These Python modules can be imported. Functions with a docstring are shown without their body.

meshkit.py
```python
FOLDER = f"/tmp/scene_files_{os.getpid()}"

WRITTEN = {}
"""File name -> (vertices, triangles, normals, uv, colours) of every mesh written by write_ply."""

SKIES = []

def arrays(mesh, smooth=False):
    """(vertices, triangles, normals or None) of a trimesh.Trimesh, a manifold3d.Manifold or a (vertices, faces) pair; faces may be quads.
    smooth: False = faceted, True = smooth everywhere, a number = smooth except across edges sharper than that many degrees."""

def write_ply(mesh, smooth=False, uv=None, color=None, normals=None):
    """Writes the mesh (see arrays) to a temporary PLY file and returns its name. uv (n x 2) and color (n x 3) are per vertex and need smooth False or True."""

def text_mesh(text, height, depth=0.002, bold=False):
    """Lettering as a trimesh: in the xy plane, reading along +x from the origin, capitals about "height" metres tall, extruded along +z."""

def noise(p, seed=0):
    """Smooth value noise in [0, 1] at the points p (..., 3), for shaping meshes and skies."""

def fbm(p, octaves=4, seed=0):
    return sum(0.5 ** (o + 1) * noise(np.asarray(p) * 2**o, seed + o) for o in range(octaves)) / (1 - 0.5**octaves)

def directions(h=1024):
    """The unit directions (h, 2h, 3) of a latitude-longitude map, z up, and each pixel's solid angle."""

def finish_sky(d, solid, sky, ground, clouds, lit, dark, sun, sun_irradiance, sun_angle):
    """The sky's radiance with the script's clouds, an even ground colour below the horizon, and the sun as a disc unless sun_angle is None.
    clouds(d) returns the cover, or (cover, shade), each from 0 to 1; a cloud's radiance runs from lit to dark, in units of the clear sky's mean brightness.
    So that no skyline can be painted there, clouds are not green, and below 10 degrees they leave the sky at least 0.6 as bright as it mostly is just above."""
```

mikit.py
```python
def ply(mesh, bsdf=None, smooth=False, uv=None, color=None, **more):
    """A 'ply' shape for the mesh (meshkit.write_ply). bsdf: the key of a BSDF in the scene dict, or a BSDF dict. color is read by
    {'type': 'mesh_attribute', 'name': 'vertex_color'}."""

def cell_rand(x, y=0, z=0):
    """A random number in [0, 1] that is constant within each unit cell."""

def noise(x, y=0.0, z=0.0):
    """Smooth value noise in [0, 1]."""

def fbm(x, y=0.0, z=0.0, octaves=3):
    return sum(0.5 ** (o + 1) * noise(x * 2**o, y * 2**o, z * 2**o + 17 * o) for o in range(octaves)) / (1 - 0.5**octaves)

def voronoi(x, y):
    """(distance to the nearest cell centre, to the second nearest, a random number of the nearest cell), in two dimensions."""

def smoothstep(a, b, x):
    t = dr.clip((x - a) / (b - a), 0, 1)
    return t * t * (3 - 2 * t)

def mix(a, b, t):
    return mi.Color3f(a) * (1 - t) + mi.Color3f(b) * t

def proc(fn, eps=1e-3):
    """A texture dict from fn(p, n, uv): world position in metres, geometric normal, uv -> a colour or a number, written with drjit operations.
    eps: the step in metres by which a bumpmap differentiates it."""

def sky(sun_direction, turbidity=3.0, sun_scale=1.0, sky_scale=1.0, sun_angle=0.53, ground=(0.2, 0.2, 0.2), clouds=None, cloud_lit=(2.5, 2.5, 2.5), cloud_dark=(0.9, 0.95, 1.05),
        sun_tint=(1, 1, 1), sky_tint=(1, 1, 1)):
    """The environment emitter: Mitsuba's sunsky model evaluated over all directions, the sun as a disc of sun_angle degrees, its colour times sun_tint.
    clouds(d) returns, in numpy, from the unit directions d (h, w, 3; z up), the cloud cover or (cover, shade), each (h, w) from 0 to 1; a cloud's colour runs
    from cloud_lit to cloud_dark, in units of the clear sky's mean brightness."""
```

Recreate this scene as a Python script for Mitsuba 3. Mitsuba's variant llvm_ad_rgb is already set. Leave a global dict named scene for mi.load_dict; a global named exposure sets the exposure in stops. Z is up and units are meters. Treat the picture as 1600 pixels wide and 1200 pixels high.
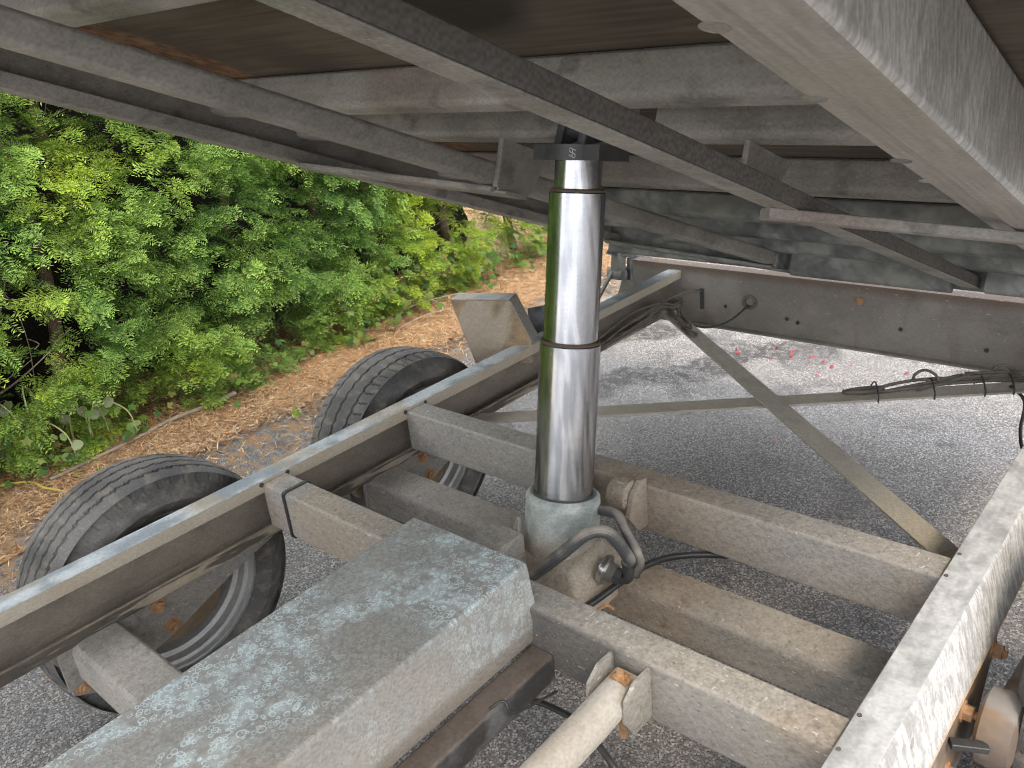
import math, random
import numpy as np, trimesh, drjit as dr, mitsuba as mi
import shapely.geometry as sg
from shapely import affinity
import mikit, meshkit
from mikit import proc, noise, fbm, voronoi, cell_rand, smoothstep, mix

random.seed(7); RNG = np.random.default_rng(7)
scene = {'type': 'scene'}; labels = {}

# ------------------------------------------------------------------ camera, sky, exposure
EYE = np.array([1.4972, -1.2173, 0.8036])
FWD = np.array([-0.634626, 0.669435, -0.386142]); DOWN = np.array([0.187081, -0.351717, -0.917222])
scene['camera'] = {'type': 'perspective', 'fov': 62.15, 'fov_axis': 'x', 'near_clip': 0.02, 'far_clip': 400.0,
                   'to_world': mi.ScalarTransform4f().look_at(origin=EYE.tolist(), target=(EYE + FWD).tolist(), up=(-DOWN).tolist())}
scene['sky'] = mikit.sky((0.75, -0.35, 1.0), turbidity=4, sun_scale=0.16, sun_angle=14, clouds=lambda d: 0.85,
                         cloud_lit=(2.6, 2.6, 2.65), cloud_dark=(1.2, 1.2, 1.25), ground=(0.2, 0.19, 0.18))
exposure = 3.3

# ------------------------------------------------------------------ helpers
GROUND = -0.476
used = {}
def key(name, parent=None):
    base = (parent + '__' if parent else '') + name
    used[base] = used.get(base, -1) + 1
    return base if used[base] == 0 else f'{base}_{used[base]:03d}'
def obj(name, mesh, mat, parent=None, smooth=30, label=None, **kw):
    k = key(name, parent)
    scene[k] = mikit.ply(mesh, mat, smooth=smooth, **kw)
    if label: labels[k] = {'label': label}
    return k
def thing(k, label, cat=None, group=None, kind=None):
    labels.setdefault(k, {})['label'] = label
    if cat: labels[k]['category'] = cat
    if group: labels[k]['group'] = group
    if kind: labels[k]['kind'] = kind
    return k
def V(*a): return np.array(a, float)
def unit(a): a = np.asarray(a, float); return a / np.linalg.norm(a)
def cat(ms): return trimesh.util.concatenate(ms)

TH = math.radians(21.58)                       # tilt of the raised bed
BU, BW, BO = V(0, math.cos(TH), -math.sin(TH)), V(0, math.sin(TH), math.cos(TH)), V(0, -0.1, 0.635)
def bp(x, u, w): return BO + V(x, 0, 0) + u * BU + w * BW

def rbox(w, h, r):                              # rounded rectangle section, centred
    return sg.box(-w / 2 + r, -h / 2 + r, w / 2 - r, h / 2 - r).buffer(r, quad_segs=3)
def sheet(pts, t):                              # folded sheet-metal section
    return sg.LineString(pts).buffer(t / 2, cap_style='flat', join_style='round', quad_segs=3)
def extrude(poly, p0, p1, ex):                  # section's x axis along ex (made square to the run), y axis = run x ex
    p0, p1 = V(*p0), V(*p1); d = p1 - p0; L = np.linalg.norm(d); d /= L
    ex = unit(np.asarray(ex, float) - d * np.dot(ex, d)); ey = np.cross(d, ex)
    m = trimesh.creation.extrude_polygon(poly, L, engine='earcut')
    T = np.eye(4); T[:3, 0], T[:3, 1], T[:3, 2], T[:3, 3] = ex, ey, d, p0
    m.apply_transform(T); return m
def beam(p0, p1, up, w, h, r=0.006):            # solid-looking tube with rounded corners: w across, h along up
    d = unit(V(*p1) - V(*p0)); up = unit(np.asarray(up, float) - d * np.dot(up, d)); side = np.cross(up, d)
    return extrude(rbox(w, h, r), p0, p1, side) if np.dot(np.cross(d, side), up) > 0 else extrude(rbox(w, h, r), p0, p1, -side)
def box(lo, hi, r=0.003):
    lo, hi = V(*lo), V(*hi); c, s = (lo + hi) / 2, hi - lo
    return beam((c[0], lo[1], c[2]), (c[0], hi[1], c[2]), (0, 0, 1), s[0], s[2], min(r, s[0] / 2.2, s[2] / 2.2))
def bbox(x0, x1, u0, u1, w0, w1, r=0.003):      # the same in the bed's frame, run across (x)
    return beam(bp(x0, (u0 + u1) / 2, (w0 + w1) / 2), bp(x1, (u0 + u1) / 2, (w0 + w1) / 2), BW, abs(u1 - u0), abs(w1 - w0), min(r, abs(u1 - u0) / 2.2, abs(w1 - w0) / 2.2))
def smoothpath(pts, n=8):
    P = np.asarray(pts, float); P = np.vstack([2 * P[0] - P[1], P, 2 * P[-1] - P[-2]]); out = []
    for i in range(1, len(P) - 2):
        for t in np.linspace(0, 1, n, endpoint=False):
            a, b, c, d = P[i - 1:i + 3]
            out.append(0.5 * (2 * b + (c - a) * t + (2 * a - 5 * b + 4 * c - d) * t * t + (3 * b - a - 3 * c + d) * t ** 3))
    out.append(P[-2]); return np.array(out)
def tube(pts, r, seg=10, n=8, sm=True, r1=None):
    P = smoothpath(pts, n) if sm and len(pts) > 2 else np.asarray(pts, float)
    D = np.gradient(P, axis=0); D /= np.linalg.norm(D, axis=1)[:, None]
    a = unit(np.cross(D[0], V(0.31, 0.2, 0.93))); R = np.linspace(r, r if r1 is None else r1, len(P)); rings = []
    for p, d, rr in zip(P, D, R):
        a = unit(a - d * a.dot(d)); b = np.cross(d, a); th = np.linspace(0, 2 * np.pi, seg, endpoint=False)
        rings.append(p + rr * (np.cos(th)[:, None] * a + np.sin(th)[:, None] * b))
    v = np.vstack(rings); k = len(P); f = []
    for i in range(k - 1):
        for j in range(seg):
            j2 = (j + 1) % seg
            f += [[i * seg + j, i * seg + j2, (i + 1) * seg + j2], [i * seg + j, (i + 1) * seg + j2, (i + 1) * seg + j]]
    v = np.vstack([v, P[0], P[-1]]); a0, a1 = len(v) - 2, len(v) - 1
    for j in range(seg):
        j2 = (j + 1) % seg; f += [[a0, j2, j], [a1, (k - 1) * seg + j, (k - 1) * seg + j2]]
    return trimesh.Trimesh(v, f, process=False)
def lathe(prof, o, d, seg=64):                  # profile of (radius, distance along d), a closed loop or ending on the axis
    d = unit(d); a = unit(np.cross(d, V(0.3, 0.9, 0.1))); b = np.cross(d, a); th = np.linspace(0, 2 * np.pi, seg, endpoint=False)
    v = np.vstack([V(*o) + h * d + r * (np.cos(th)[:, None] * a + np.sin(th)[:, None] * b) for r, h in prof]); f = []
    for i in range(len(prof) - 1):
        j = np.arange(seg); j2 = (j + 1) % seg
        f += [np.c_[i * seg + j, i * seg + j2, (i + 1) * seg + j2], np.c_[i * seg + j, (i + 1) * seg + j2, (i + 1) * seg + j]]
    m = trimesh.Trimesh(v, np.vstack(f), process=False); return m
def barrel(prof, o, d, seg=128):                # lathe with its own normals and uv (u round, v along), for the brushed ram
    d = unit(d); a = unit(np.cross(d, V(0.3, 0.9, 0.1))); b = np.cross(d, a); th = np.linspace(0, 2 * np.pi, seg + 1); v, f, uv = [], [], []
    for (r0, h0), (r1, h1) in zip(prof[:-1], prof[1:]):
        o_ = len(v) * (seg + 1)
        for r_, h_ in ((r0, h0), (r1, h1)):
            v.append(V(*o) + h_ * d + r_ * (np.cos(th)[:, None] * a + np.sin(th)[:, None] * b)); uv.append(np.c_[th, np.full(seg + 1, h_ * 10 + r_)])
        j = np.arange(seg) + o_; f += [np.c_[j, j + 1, j + seg + 2], np.c_[j, j + seg + 2, j + seg + 1]]
    return trimesh.Trimesh(np.vstack(v), np.vstack(f), process=False), np.vstack(uv)
def hexbolt(p, d, r=0.011, h=0.008, washer=True):
    d = unit(d); c = sg.Point(0, 0).buffer(r, quad_segs=16)
    hexa = sg.Polygon([(r * math.cos(k * math.pi / 3), r * math.sin(k * math.pi / 3)) for k in range(6)])
    ex = np.cross(d, V(0.2, 0.5, 0.8)); ms = []
    z = 0
    if washer: ms.append(extrude(c.buffer(r * 0.35), V(*p), V(*p) + d * 0.0025, ex)); z = 0.0025
    ms.append(extrude(hexa, V(*p) + d * z, V(*p) + d * (z + h), ex))
    ms.append(extrude(sg.Point(0, 0).buffer(r * 0.5, quad_segs=4), V(*p) + d * (z + h), V(*p) + d * (z + h + 0.006), ex))
    return cat(ms)
def plate(pts, n, t):                           # flat plate with outline pts (3-D, in one plane), thickness t towards n
    P = np.array(pts, float); n = unit(n); ex = unit(P[1] - P[0]); ex = unit(ex - n * ex.dot(n)); ey = np.cross(n, ex)
    q = np.c_[(P - P[0]) @ ex, (P - P[0]) @ ey]
    poly = sg.Polygon(q).buffer(0)
    m = trimesh.creation.extrude_polygon(poly, t, engine='earcut')
    T = np.eye(4); T[:3, 0], T[:3, 1], T[:3, 2], T[:3, 3] = ex, ey, n, P[0]
    m.apply_transform(T); return m

# ------------------------------------------------------------------ materials
def grain(p, s): return noise(p.x * s, p.y * s, p.z * s)
def F(p, s, o=3, k=0.0): return fbm(p.x * s + k, p.y * s + 1.7 * k, p.z * s - k, o)
def bsdf(k, col, rough=0.7, metal=0.0, bump=None, scale=0.0006, eps=1e-3, **kw):
    d = {'type': 'principled', 'base_color': proc(col) if callable(col) else {'type': 'rgb', 'value': list(col)},
         'roughness': proc(rough) if callable(rough) else rough, 'metallic': metal, **kw}
    if bump is not None: d = {'type': 'bumpmap', 'tex': proc(bump, eps), 'scale': scale, 'bsdf': d}
    scene[k] = {'type': 'twosided', 'bsdf': d} if 'spec_trans' not in kw else d

def c_chassis(p, n, uv):                        # old galvanised steel under road dust: more dust on what faces up
    g = F(p, 9.0, 4); h = F(p, 55.0, 3, 3.0); up = smoothstep(0.1, 0.9, n.z)
    col = mix((0.255, 0.245, 0.228), (0.345, 0.322, 0.283), smoothstep(0.25, 0.75, g) * 0.6 + up * 0.4)
    col = mix(col, (0.34, 0.26, 0.175), smoothstep(0.56, 0.80, F(p, 5.0, 3, 9.0)) * 0.5)
    oil = smoothstep(0.30, 0.06, dr.sqrt(dr.square(p.x - 0.73) + dr.square(p.y + 0.12)) + 0.12 * (F(p, 14.0, 3, 5.0) - 0.5))
    col = mix(col, mix((0.30, 0.20, 0.12), (0.40, 0.29, 0.18), F(p, 30.0, 3)), oil * 0.45)
    col = mix(col, (0.17, 0.15, 0.13), smoothstep(0.60, 0.85, h) * 0.5)
    col = mix(col, (0.09, 0.085, 0.08), smoothstep(0.16, 0.05, dr.abs(p.x - 0.84)) * smoothstep(-0.452, -0.458, p.y) * smoothstep(-0.47, -0.462, p.y) * smoothstep(0.3, 0.5, F(p, 12.0, 3, 2.0) + 0.15) * 0.8)  # soft shadow next to the cover, painted dark on the crossmember front
    col = col * (0.66 + 0.40 * grain(p, 330.0) + 0.28 * grain(p, 150.0))
    col = mix(col, (0.10, 0.09, 0.08), smoothstep(0.80, 0.92, grain(p, 210.0)) * 0.5)
    return mix(col, (0.66, 0.64, 0.60), smoothstep(0.86, 0.95, grain(p, 190.0)) * 0.6)
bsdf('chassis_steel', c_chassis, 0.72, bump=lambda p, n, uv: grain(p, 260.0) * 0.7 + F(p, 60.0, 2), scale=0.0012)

def c_railtop(p, n, uv):                        # rail: bare bluish zinc on the outer and upper faces, dust inside, recess shade painted on the web
    up = smoothstep(0.4, 0.8, n.z)
    g = F(p, 26.0, 4); st = noise(p.x * 40.0, p.y * 6.0, p.z * 40.0)
    zinc = mix((0.25, 0.29, 0.31), (0.50, 0.54, 0.55), smoothstep(0.3, 0.7, g * 0.6 + st * 0.4))
    zinc = mix(zinc, (0.42, 0.33, 0.20), smoothstep(0.58, 0.72, F(p, 7.0, 3, 5.0)) * 0.5)
    dust_shade = mix((0.25, 0.22, 0.18), (0.42, 0.36, 0.27), smoothstep(0.3, 0.7, F(p, 11.0, 4, 2.0)))
    dust_shade = mix(dust_shade, mix((0.10, 0.085, 0.07), (0.05, 0.045, 0.04), F(p, 40.0, 3)), smoothstep(0.40, 0.52, fbm(p.x * 20.0, p.y * 9.0, p.z * 60.0, 4)) * smoothstep(-0.103, -0.108, p.z) * smoothstep(0.3, 0.7, n.x) * 0.9)
    web_shade = smoothstep(0.030, 0.012, p.x)
    dust_shade = mix(dust_shade, mix((0.15, 0.13, 0.105), (0.27, 0.235, 0.19), F(p, 18.0, 4, 8.0)), web_shade * 0.85)  # shade behind the lip put into the web colour
    lipc = smoothstep(0.030, 0.040, p.x) * smoothstep(-0.04, -0.02, p.z)
    dust_shade = mix(dust_shade, mix((0.44, 0.36, 0.25), (0.50, 0.47, 0.40), F(p, 14.0, 3, 3.0)), lipc * 0.85)
    col = mix(dust_shade, zinc, up * smoothstep(-0.05, -0.02, p.z))
    return col * (0.86 + 0.28 * grain(p, 300.0))
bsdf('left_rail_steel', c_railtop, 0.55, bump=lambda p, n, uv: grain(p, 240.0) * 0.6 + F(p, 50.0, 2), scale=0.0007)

def c_rightrail(p, n, uv):                      # right rail: white-rust streaks down the outer web
    g = F(p, 30.0, 4); side = smoothstep(0.25, 0.8, n.x)
    top = mix((0.34, 0.35, 0.35), (0.56, 0.57, 0.565), smoothstep(0.25, 0.7, 0.5 * g + 0.3 * F(p, 90.0, 3, 4.0) + 0.2 * noise(p.x * 160.0, p.y * 30.0, 2.0)))
    w = noise(p.y * 260.0 + p.z * 60.0 + 4.0 * g, p.z * 55.0, 1.0) * 0.5 + noise(p.y * 140.0 + p.z * 40.0, p.z * 38.0, 4.0) * 0.3 + 0.2 * grain(p, 220.0)
    streak = mix((0.36, 0.36, 0.352), (0.56, 0.557, 0.54), smoothstep(0.25, 0.70, w))
    streak = mix(streak, (0.30, 0.295, 0.28), smoothstep(0.60, 0.72, noise(p.y * 120.0 + p.z * 30.0, p.z * 26.0, 9.0)) * smoothstep(0.45, 0.6, F(p, 9.0, 3, 2.0)) * 0.7)
    streak = mix(streak, (0.46, 0.48, 0.49), smoothstep(0.62, 0.75, F(p, 12.0, 3, 7.0)) * 0.7)
    col = mix(top, streak, side)
    inner = smoothstep(-0.3, -0.8, n.x)
    col = mix(col, (0.40, 0.34, 0.25), inner * 0.8)
    col = mix(col, (0.50, 0.35, 0.19), smoothstep(-0.105, -0.118, p.z) * 0.75)
    blot = smoothstep(0.72, 0.76, F(p, 24.0, 3, 21.0))
    col = mix(col, (0.20, 0.20, 0.19), blot * 0.7)
    return col * (0.9 + 0.2 * grain(p, 300.0))
bsdf('right_rail_steel', c_rightrail, 0.5, bump=lambda p, n, uv: grain(p, 200.0) * 0.5 + F(p, 60.0, 2), scale=0.0008)

def rings(x, y, s, lo=0.22, w=0.05):
    d, d2, r = voronoi(x * s, y * s)
    rad = lo * (0.55 + 0.9 * cell_rand(r * 977.0))
    return smoothstep(w, 0.0, dr.abs(d - rad)) * smoothstep(0.25, 0.45, cell_rand(r * 311.0))
def c_cover(p, n, uv):                          # galvanised cover with rings of white rust where drops dried
    q = p.z * 0.9
    wx, wy = p.x + 0.012 * (F(p, 30.0, 2) - 0.5) + q, p.y + 0.012 * (F(p, 30.0, 2, 8.0) - 0.5)
    patch = smoothstep(0.40, 0.62, fbm(p.x * 11.0 - p.y * 4.0, p.y * 5.0 + 2.0 * p.x, 0.5, 3) + 0.10 * (F(p, 70.0, 2) - 0.5))
    up = smoothstep(0.35, 0.8, n.z)
    base = mix((0.225, 0.228, 0.215), (0.32, 0.315, 0.292), F(p, 16.0, 4))
    base = mix(base, (0.285, 0.262, 0.228), smoothstep(0.5, 0.75, F(p, 6.0, 3, 4.0)) * 0.8)
    rg = dr.maximum(rings(wx, wy, 62.0, 0.24, 0.08), dr.maximum(rings(wx + 3.1, wy + 1.7, 75.0, 0.22, 0.10), 0.8 * rings(wx + 7.3, wy - 2.2, 105.0, 0.24, 0.14)))
    white = dr.clip(rg * (0.22 + 0.70 * patch) + patch * (0.06 + 0.45 * smoothstep(0.42, 0.66, F(p, 45.0, 3, 6.0))), 0, 1) * (0.40 + 0.60 * up)
    col = mix(base, (0.60, 0.71, 0.72), white * 0.8)
    low = smoothstep(-0.03, -0.045, p.z + 0.02 * (F(p, 14.0, 2) - 0.5))
    col = mix(col, (0.27, 0.24, 0.20), low * 0.8)
    return col * (0.82 + 0.36 * grain(p, 280.0))
bsdf('cover_steel', c_cover, 0.5, bump=lambda p, n, uv: grain(p, 200.0) * 0.4 + F(p, 40.0, 2), scale=0.0006)

def c_bed(p, n, uv):                            # bed frame: dull galvanised steel, brownish film
    g = F(p, 7.0, 4); st = noise(p.x * 12.0, p.y * 120.0, p.z * 120.0)
    col = mix((0.205, 0.192, 0.170), (0.325, 0.305, 0.272), smoothstep(0.25, 0.75, g))
    col = mix(col, (0.24, 0.17, 0.14), smoothstep(0.62, 0.80, F(p, 4.0, 3, 3.0)) * 0.45)
    col = mix(col, (0.085, 0.078, 0.07), smoothstep(0.60, 0.80, F(p, 20.0, 3, 6.0)) * 0.45)
    col = mix(col, (0.20, 0.21, 0.16), smoothstep(0.64, 0.78, F(p, 5.0, 3, 13.0)) * 0.4)
    col = mix(col, (0.33, 0.32, 0.30), smoothstep(0.80, 0.95, grain(p, 200.0)) * 0.5)
    return col * (0.72 + 0.22 * st + 0.36 * grain(p, 300.0))
bsdf('bed_steel', c_bed, 0.6, bump=lambda p, n, uv: grain(p, 220.0) * 0.6 + F(p, 50.0, 2), scale=0.0007)
def c_bedbright(p, n, uv):                      # the long bearer at the right: brushed zinc, short bright streaks, sky-lit side painted lighter
    g = F(p, 8.0, 4); side = smoothstep(0.3, 0.8, n.x)
    w = noise(p.y * 330.0 + p.z * 90.0 + 3.0 * g, p.z * 60.0 - p.y * 20.0, 2.0) * 0.6 + 0.4 * noise(p.y * 160.0 - p.z * 60.0, p.z * 45.0, 7.0)
    a = mix((0.30, 0.278, 0.248), (0.40, 0.368, 0.328), g) * (0.85 + 0.3 * noise(p.x * 220.0, p.y * 14.0, p.z * 14.0))
    b = mix((0.40, 0.393, 0.372), (0.66, 0.65, 0.62), smoothstep(0.25, 0.75, w * 0.5 + g * 0.5))
    b = mix(b, (0.33, 0.24, 0.21), smoothstep(0.66, 0.80, F(p, 5.0, 3, 30.0)) * 0.4)
    col = mix(a, b, side)
    col = mix(col, (0.29, 0.29, 0.20), smoothstep(0.58, 0.74, F(p, 4.0, 3, 17.0)) * (1 - side) * 0.4)
    return col * (0.9 + 0.2 * grain(p, 260.0))
bsdf('bed_bearer_steel', c_bedbright, 0.48, bump=lambda p, n, uv: grain(p, 200.0) * 0.5 + F(p, 60.0, 2), scale=0.0006)
def c_zinc(p, n, uv):                           # spangled bluish galvanising
    d, d2, r = voronoi(p.x * 55.0 + p.z * 30.0, p.y * 55.0 + p.z * 47.0)
    g = F(p, 14.0, 4)
    col = mix((0.13, 0.133, 0.126), (0.29, 0.29, 0.268), smoothstep(0.3, 0.7, g)) * (0.85 + 0.3 * cell_rand(r * 733.0))
    return mix(col, (0.22, 0.205, 0.16), smoothstep(0.4, 0.75, F(p, 5.0, 3, 3.0)) * 0.7)
bsdf('zinc_steel', c_zinc, 0.5, bump=lambda p, n, uv: F(p, 60.0, 2), scale=0.0006)
def c_floor(p, n, uv):                          # underside of the floor: dark brown boards, rust run-off along the left side
    st = noise(p.x * 9.0, p.y * 150.0, p.z * 150.0); g = F(p, 5.0, 4)
    col = mix((0.065, 0.053, 0.040), (0.145, 0.118, 0.090), smoothstep(0.25, 0.8, g * 0.7 + st * 0.3))
    col = mix(col, (0.072, 0.062, 0.045), smoothstep(0.45, 0.7, F(p, 2.5, 3, 4.0)) * 0.6)
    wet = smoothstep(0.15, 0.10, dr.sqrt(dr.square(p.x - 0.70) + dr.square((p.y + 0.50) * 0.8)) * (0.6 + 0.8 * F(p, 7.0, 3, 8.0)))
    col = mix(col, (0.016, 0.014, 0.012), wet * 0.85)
    edge = smoothstep(0.02, -0.02, p.x + 0.05 * (F(p, 16.0, 3) - 0.5))
    rust = mix((0.11, 0.05, 0.022), (0.22, 0.125, 0.065), smoothstep(0.3, 0.7, F(p, 60.0, 3)))
    return mix(col, rust, edge * (0.55 + 0.45 * smoothstep(0.35, 0.55, F(p, 30.0, 3, 2.0))))
bsdf('floor_board', c_floor, 0.75, bump=lambda p, n, uv: noise(p.x * 9.0, p.y * 150.0, p.z * 150.0), scale=0.0008)

def c_dark(p, n, uv):                           # dark, oily, bluish edge rail beside the cover
    up = smoothstep(0.4, 0.8, n.z)
    g = F(p, 22.0, 4)
    col = mix((0.05, 0.05, 0.052), (0.15, 0.16, 0.17), smoothstep(0.35, 0.7, g))
    return mix(col, mix((0.085, 0.07, 0.06), (0.19, 0.155, 0.13), g), up * 0.85) * (0.85 + 0.3 * grain(p, 250.0))
bsdf('oily_steel', c_dark, 0.45, bump=lambda p, n, uv: grain(p, 180.0) * 0.6 + F(p, 40.0, 2), scale=0.001)
def c_rear(p, n, uv):                           # rear cross-member: brown-grey film, reddish smears, specks
    g = F(p, 6.0, 4)
    col = mix((0.215, 0.198, 0.176), (0.325, 0.298, 0.262), smoothstep(0.25, 0.75, g))
    col = mix(col, (0.24, 0.19, 0.165), smoothstep(0.55, 0.75, fbm(p.x * 30.0, p.y * 5.0, p.z * 6.0, 3)) * 0.4)
    col = mix(col, (0.08, 0.07, 0.06), smoothstep(0.60, 0.85, F(p, 14.0, 4, 5.0)) * 0.4)
    col = mix(col, (0.14, 0.085, 0.06), smoothstep(-0.02, 0.01, p.z) * 0.7)
    return mix(col, (0.5, 0.46, 0.40), smoothstep(0.86, 0.93, grain(p, 120.0)) * 0.5) * (0.88 + 0.24 * grain(p, 300.0))
bsdf('rear_steel', c_rear, 0.7, bump=lambda p, n, uv: grain(p, 220.0) * 0.5 + F(p, 40.0, 2), scale=0.0008)
def c_rust(p, n, uv):
    return mix((0.30, 0.15, 0.07), (0.52, 0.33, 0.18), F(p, 160.0, 3)) * (0.8 + 0.4 * grain(p, 500.0))
bsdf('rusty_bolt_steel', c_rust, 0.75, bump=lambda p, n, uv: grain(p, 500.0), scale=0.0006)
def c_arm(p, n, uv):
    return mix(mix((0.215, 0.15, 0.095), (0.15, 0.118, 0.095), smoothstep(0.35, 0.65, F(p, 22.0, 3))), (0.25, 0.25, 0.25), smoothstep(0.5, 0.7, F(p, 18.0, 3, 5.0)) * 0.7)
bsdf('rusty_arm_steel', c_arm, 0.6, bump=lambda p, n, uv: F(p, 90.0, 3), scale=0.001)
def c_cast(p, n, uv):                           # ram body: grey-green paint worn to dusty metal
    g = F(p, 24.0, 4); up = smoothstep(0.2, 0.9, n.z)
    col = mix((0.22, 0.25, 0.235), (0.40, 0.42, 0.39), smoothstep(0.3, 0.7, g))
    low = smoothstep(0.0, -0.06, p.z + 0.03 * (F(p, 20.0, 2) - 0.5))
    col = mix(col, mix((0.34, 0.28, 0.21), (0.47, 0.41, 0.33), g), dr.clip(low * 0.9 + up * 0.2, 0, 1))
    return col * (0.8 + 0.4 * grain(p, 320.0))
bsdf('cast_steel', c_cast, 0.55, bump=lambda p, n, uv: grain(p, 260.0) * 0.8 + F(p, 80.0, 2), scale=0.0012)
scene['polished_steel'] = {'type': 'roughconductor', 'distribution': 'ggx', 'eta': {'type': 'rgb', 'value': [2.6, 2.6, 2.5]}, 'k': {'type': 'rgb', 'value': [4.8, 4.8, 4.9]},
    'alpha_u': proc(lambda p, n, uv: 0.010 + 0.02 * noise(p.x * 60.0, p.y * 60.0, p.z * 8.0)), 'alpha_v': proc(lambda p, n, uv: 0.07 + 0.06 * noise(p.x * 5.0, p.y * 5.0, p.z * 300.0)),
    'specular_reflectance': proc(lambda p, n, uv: mix((0.52, 0.54, 0.57), (1.0, 1.0, 1.0), 0.3 * F(p, 18.0, 3) + 0.7 * smoothstep(0.25, 0.7, noise(p.x * 130.0, p.y * 130.0, p.z * 1.2))))}  # upright streaks in the reflectance imitate bands of reflection
bsdf('seal_ring', (0.10, 0.07, 0.045), 0.5)
bsdf('black_steel', lambda p, n, uv: mix((0.035, 0.036, 0.038), (0.085, 0.085, 0.083), F(p, 30.0, 3)), 0.45)
bsdf('bright_nut', lambda p, n, uv: mix((0.35, 0.35, 0.33), (0.7, 0.69, 0.66), F(p, 60.0, 3)), 0.3, 0.9)
bsdf('white_mark', (0.42, 0.42, 0.41), 0.6)
def c_tyre(p, n, uv):
    g = F(p, 14.0, 3); side = dr.abs(n.x)
    col = mix((0.075, 0.073, 0.071), (0.155, 0.148, 0.139), smoothstep(0.3, 0.75, g))
    col = mix(col, (0.24, 0.21, 0.17), smoothstep(0.50, 0.78, fbm(p.x * 20.0, p.y * 60.0, p.z * 60.0, 3)) * 0.5)
    return mix(col, (0.34, 0.32, 0.29), smoothstep(0.74, 0.86, fbm(p.x * 50.0, p.y * 90.0, p.z * 50.0, 3)) * side * 0.4) * (0.8 + 0.4 * grain(p, 350.0))
bsdf('tyre_rubber', c_tyre, 0.72, bump=lambda p, n, uv: grain(p, 300.0), scale=0.0005)
bsdf('rim_paint', lambda p, n, uv: mix((0.46, 0.47, 0.47), (0.60, 0.60, 0.58), F(p, 25.0, 3)) * (0.85 + 0.2 * grain(p, 200.0)), 0.4, 0.25)
bsdf('brake_drum_steel', lambda p, n, uv: mix((0.13, 0.09, 0.055), (0.27, 0.20, 0.13), F(p, 30.0, 3)), 0.7)
def c_hose(p, n, uv): return mix((0.06, 0.06, 0.06), (0.32, 0.285, 0.235), smoothstep(0.3, 0.75, F(p, 30.0, 3) * 0.7 + 0.35 * n.z))
bsdf('hose_rubber', c_hose, 0.55)
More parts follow.
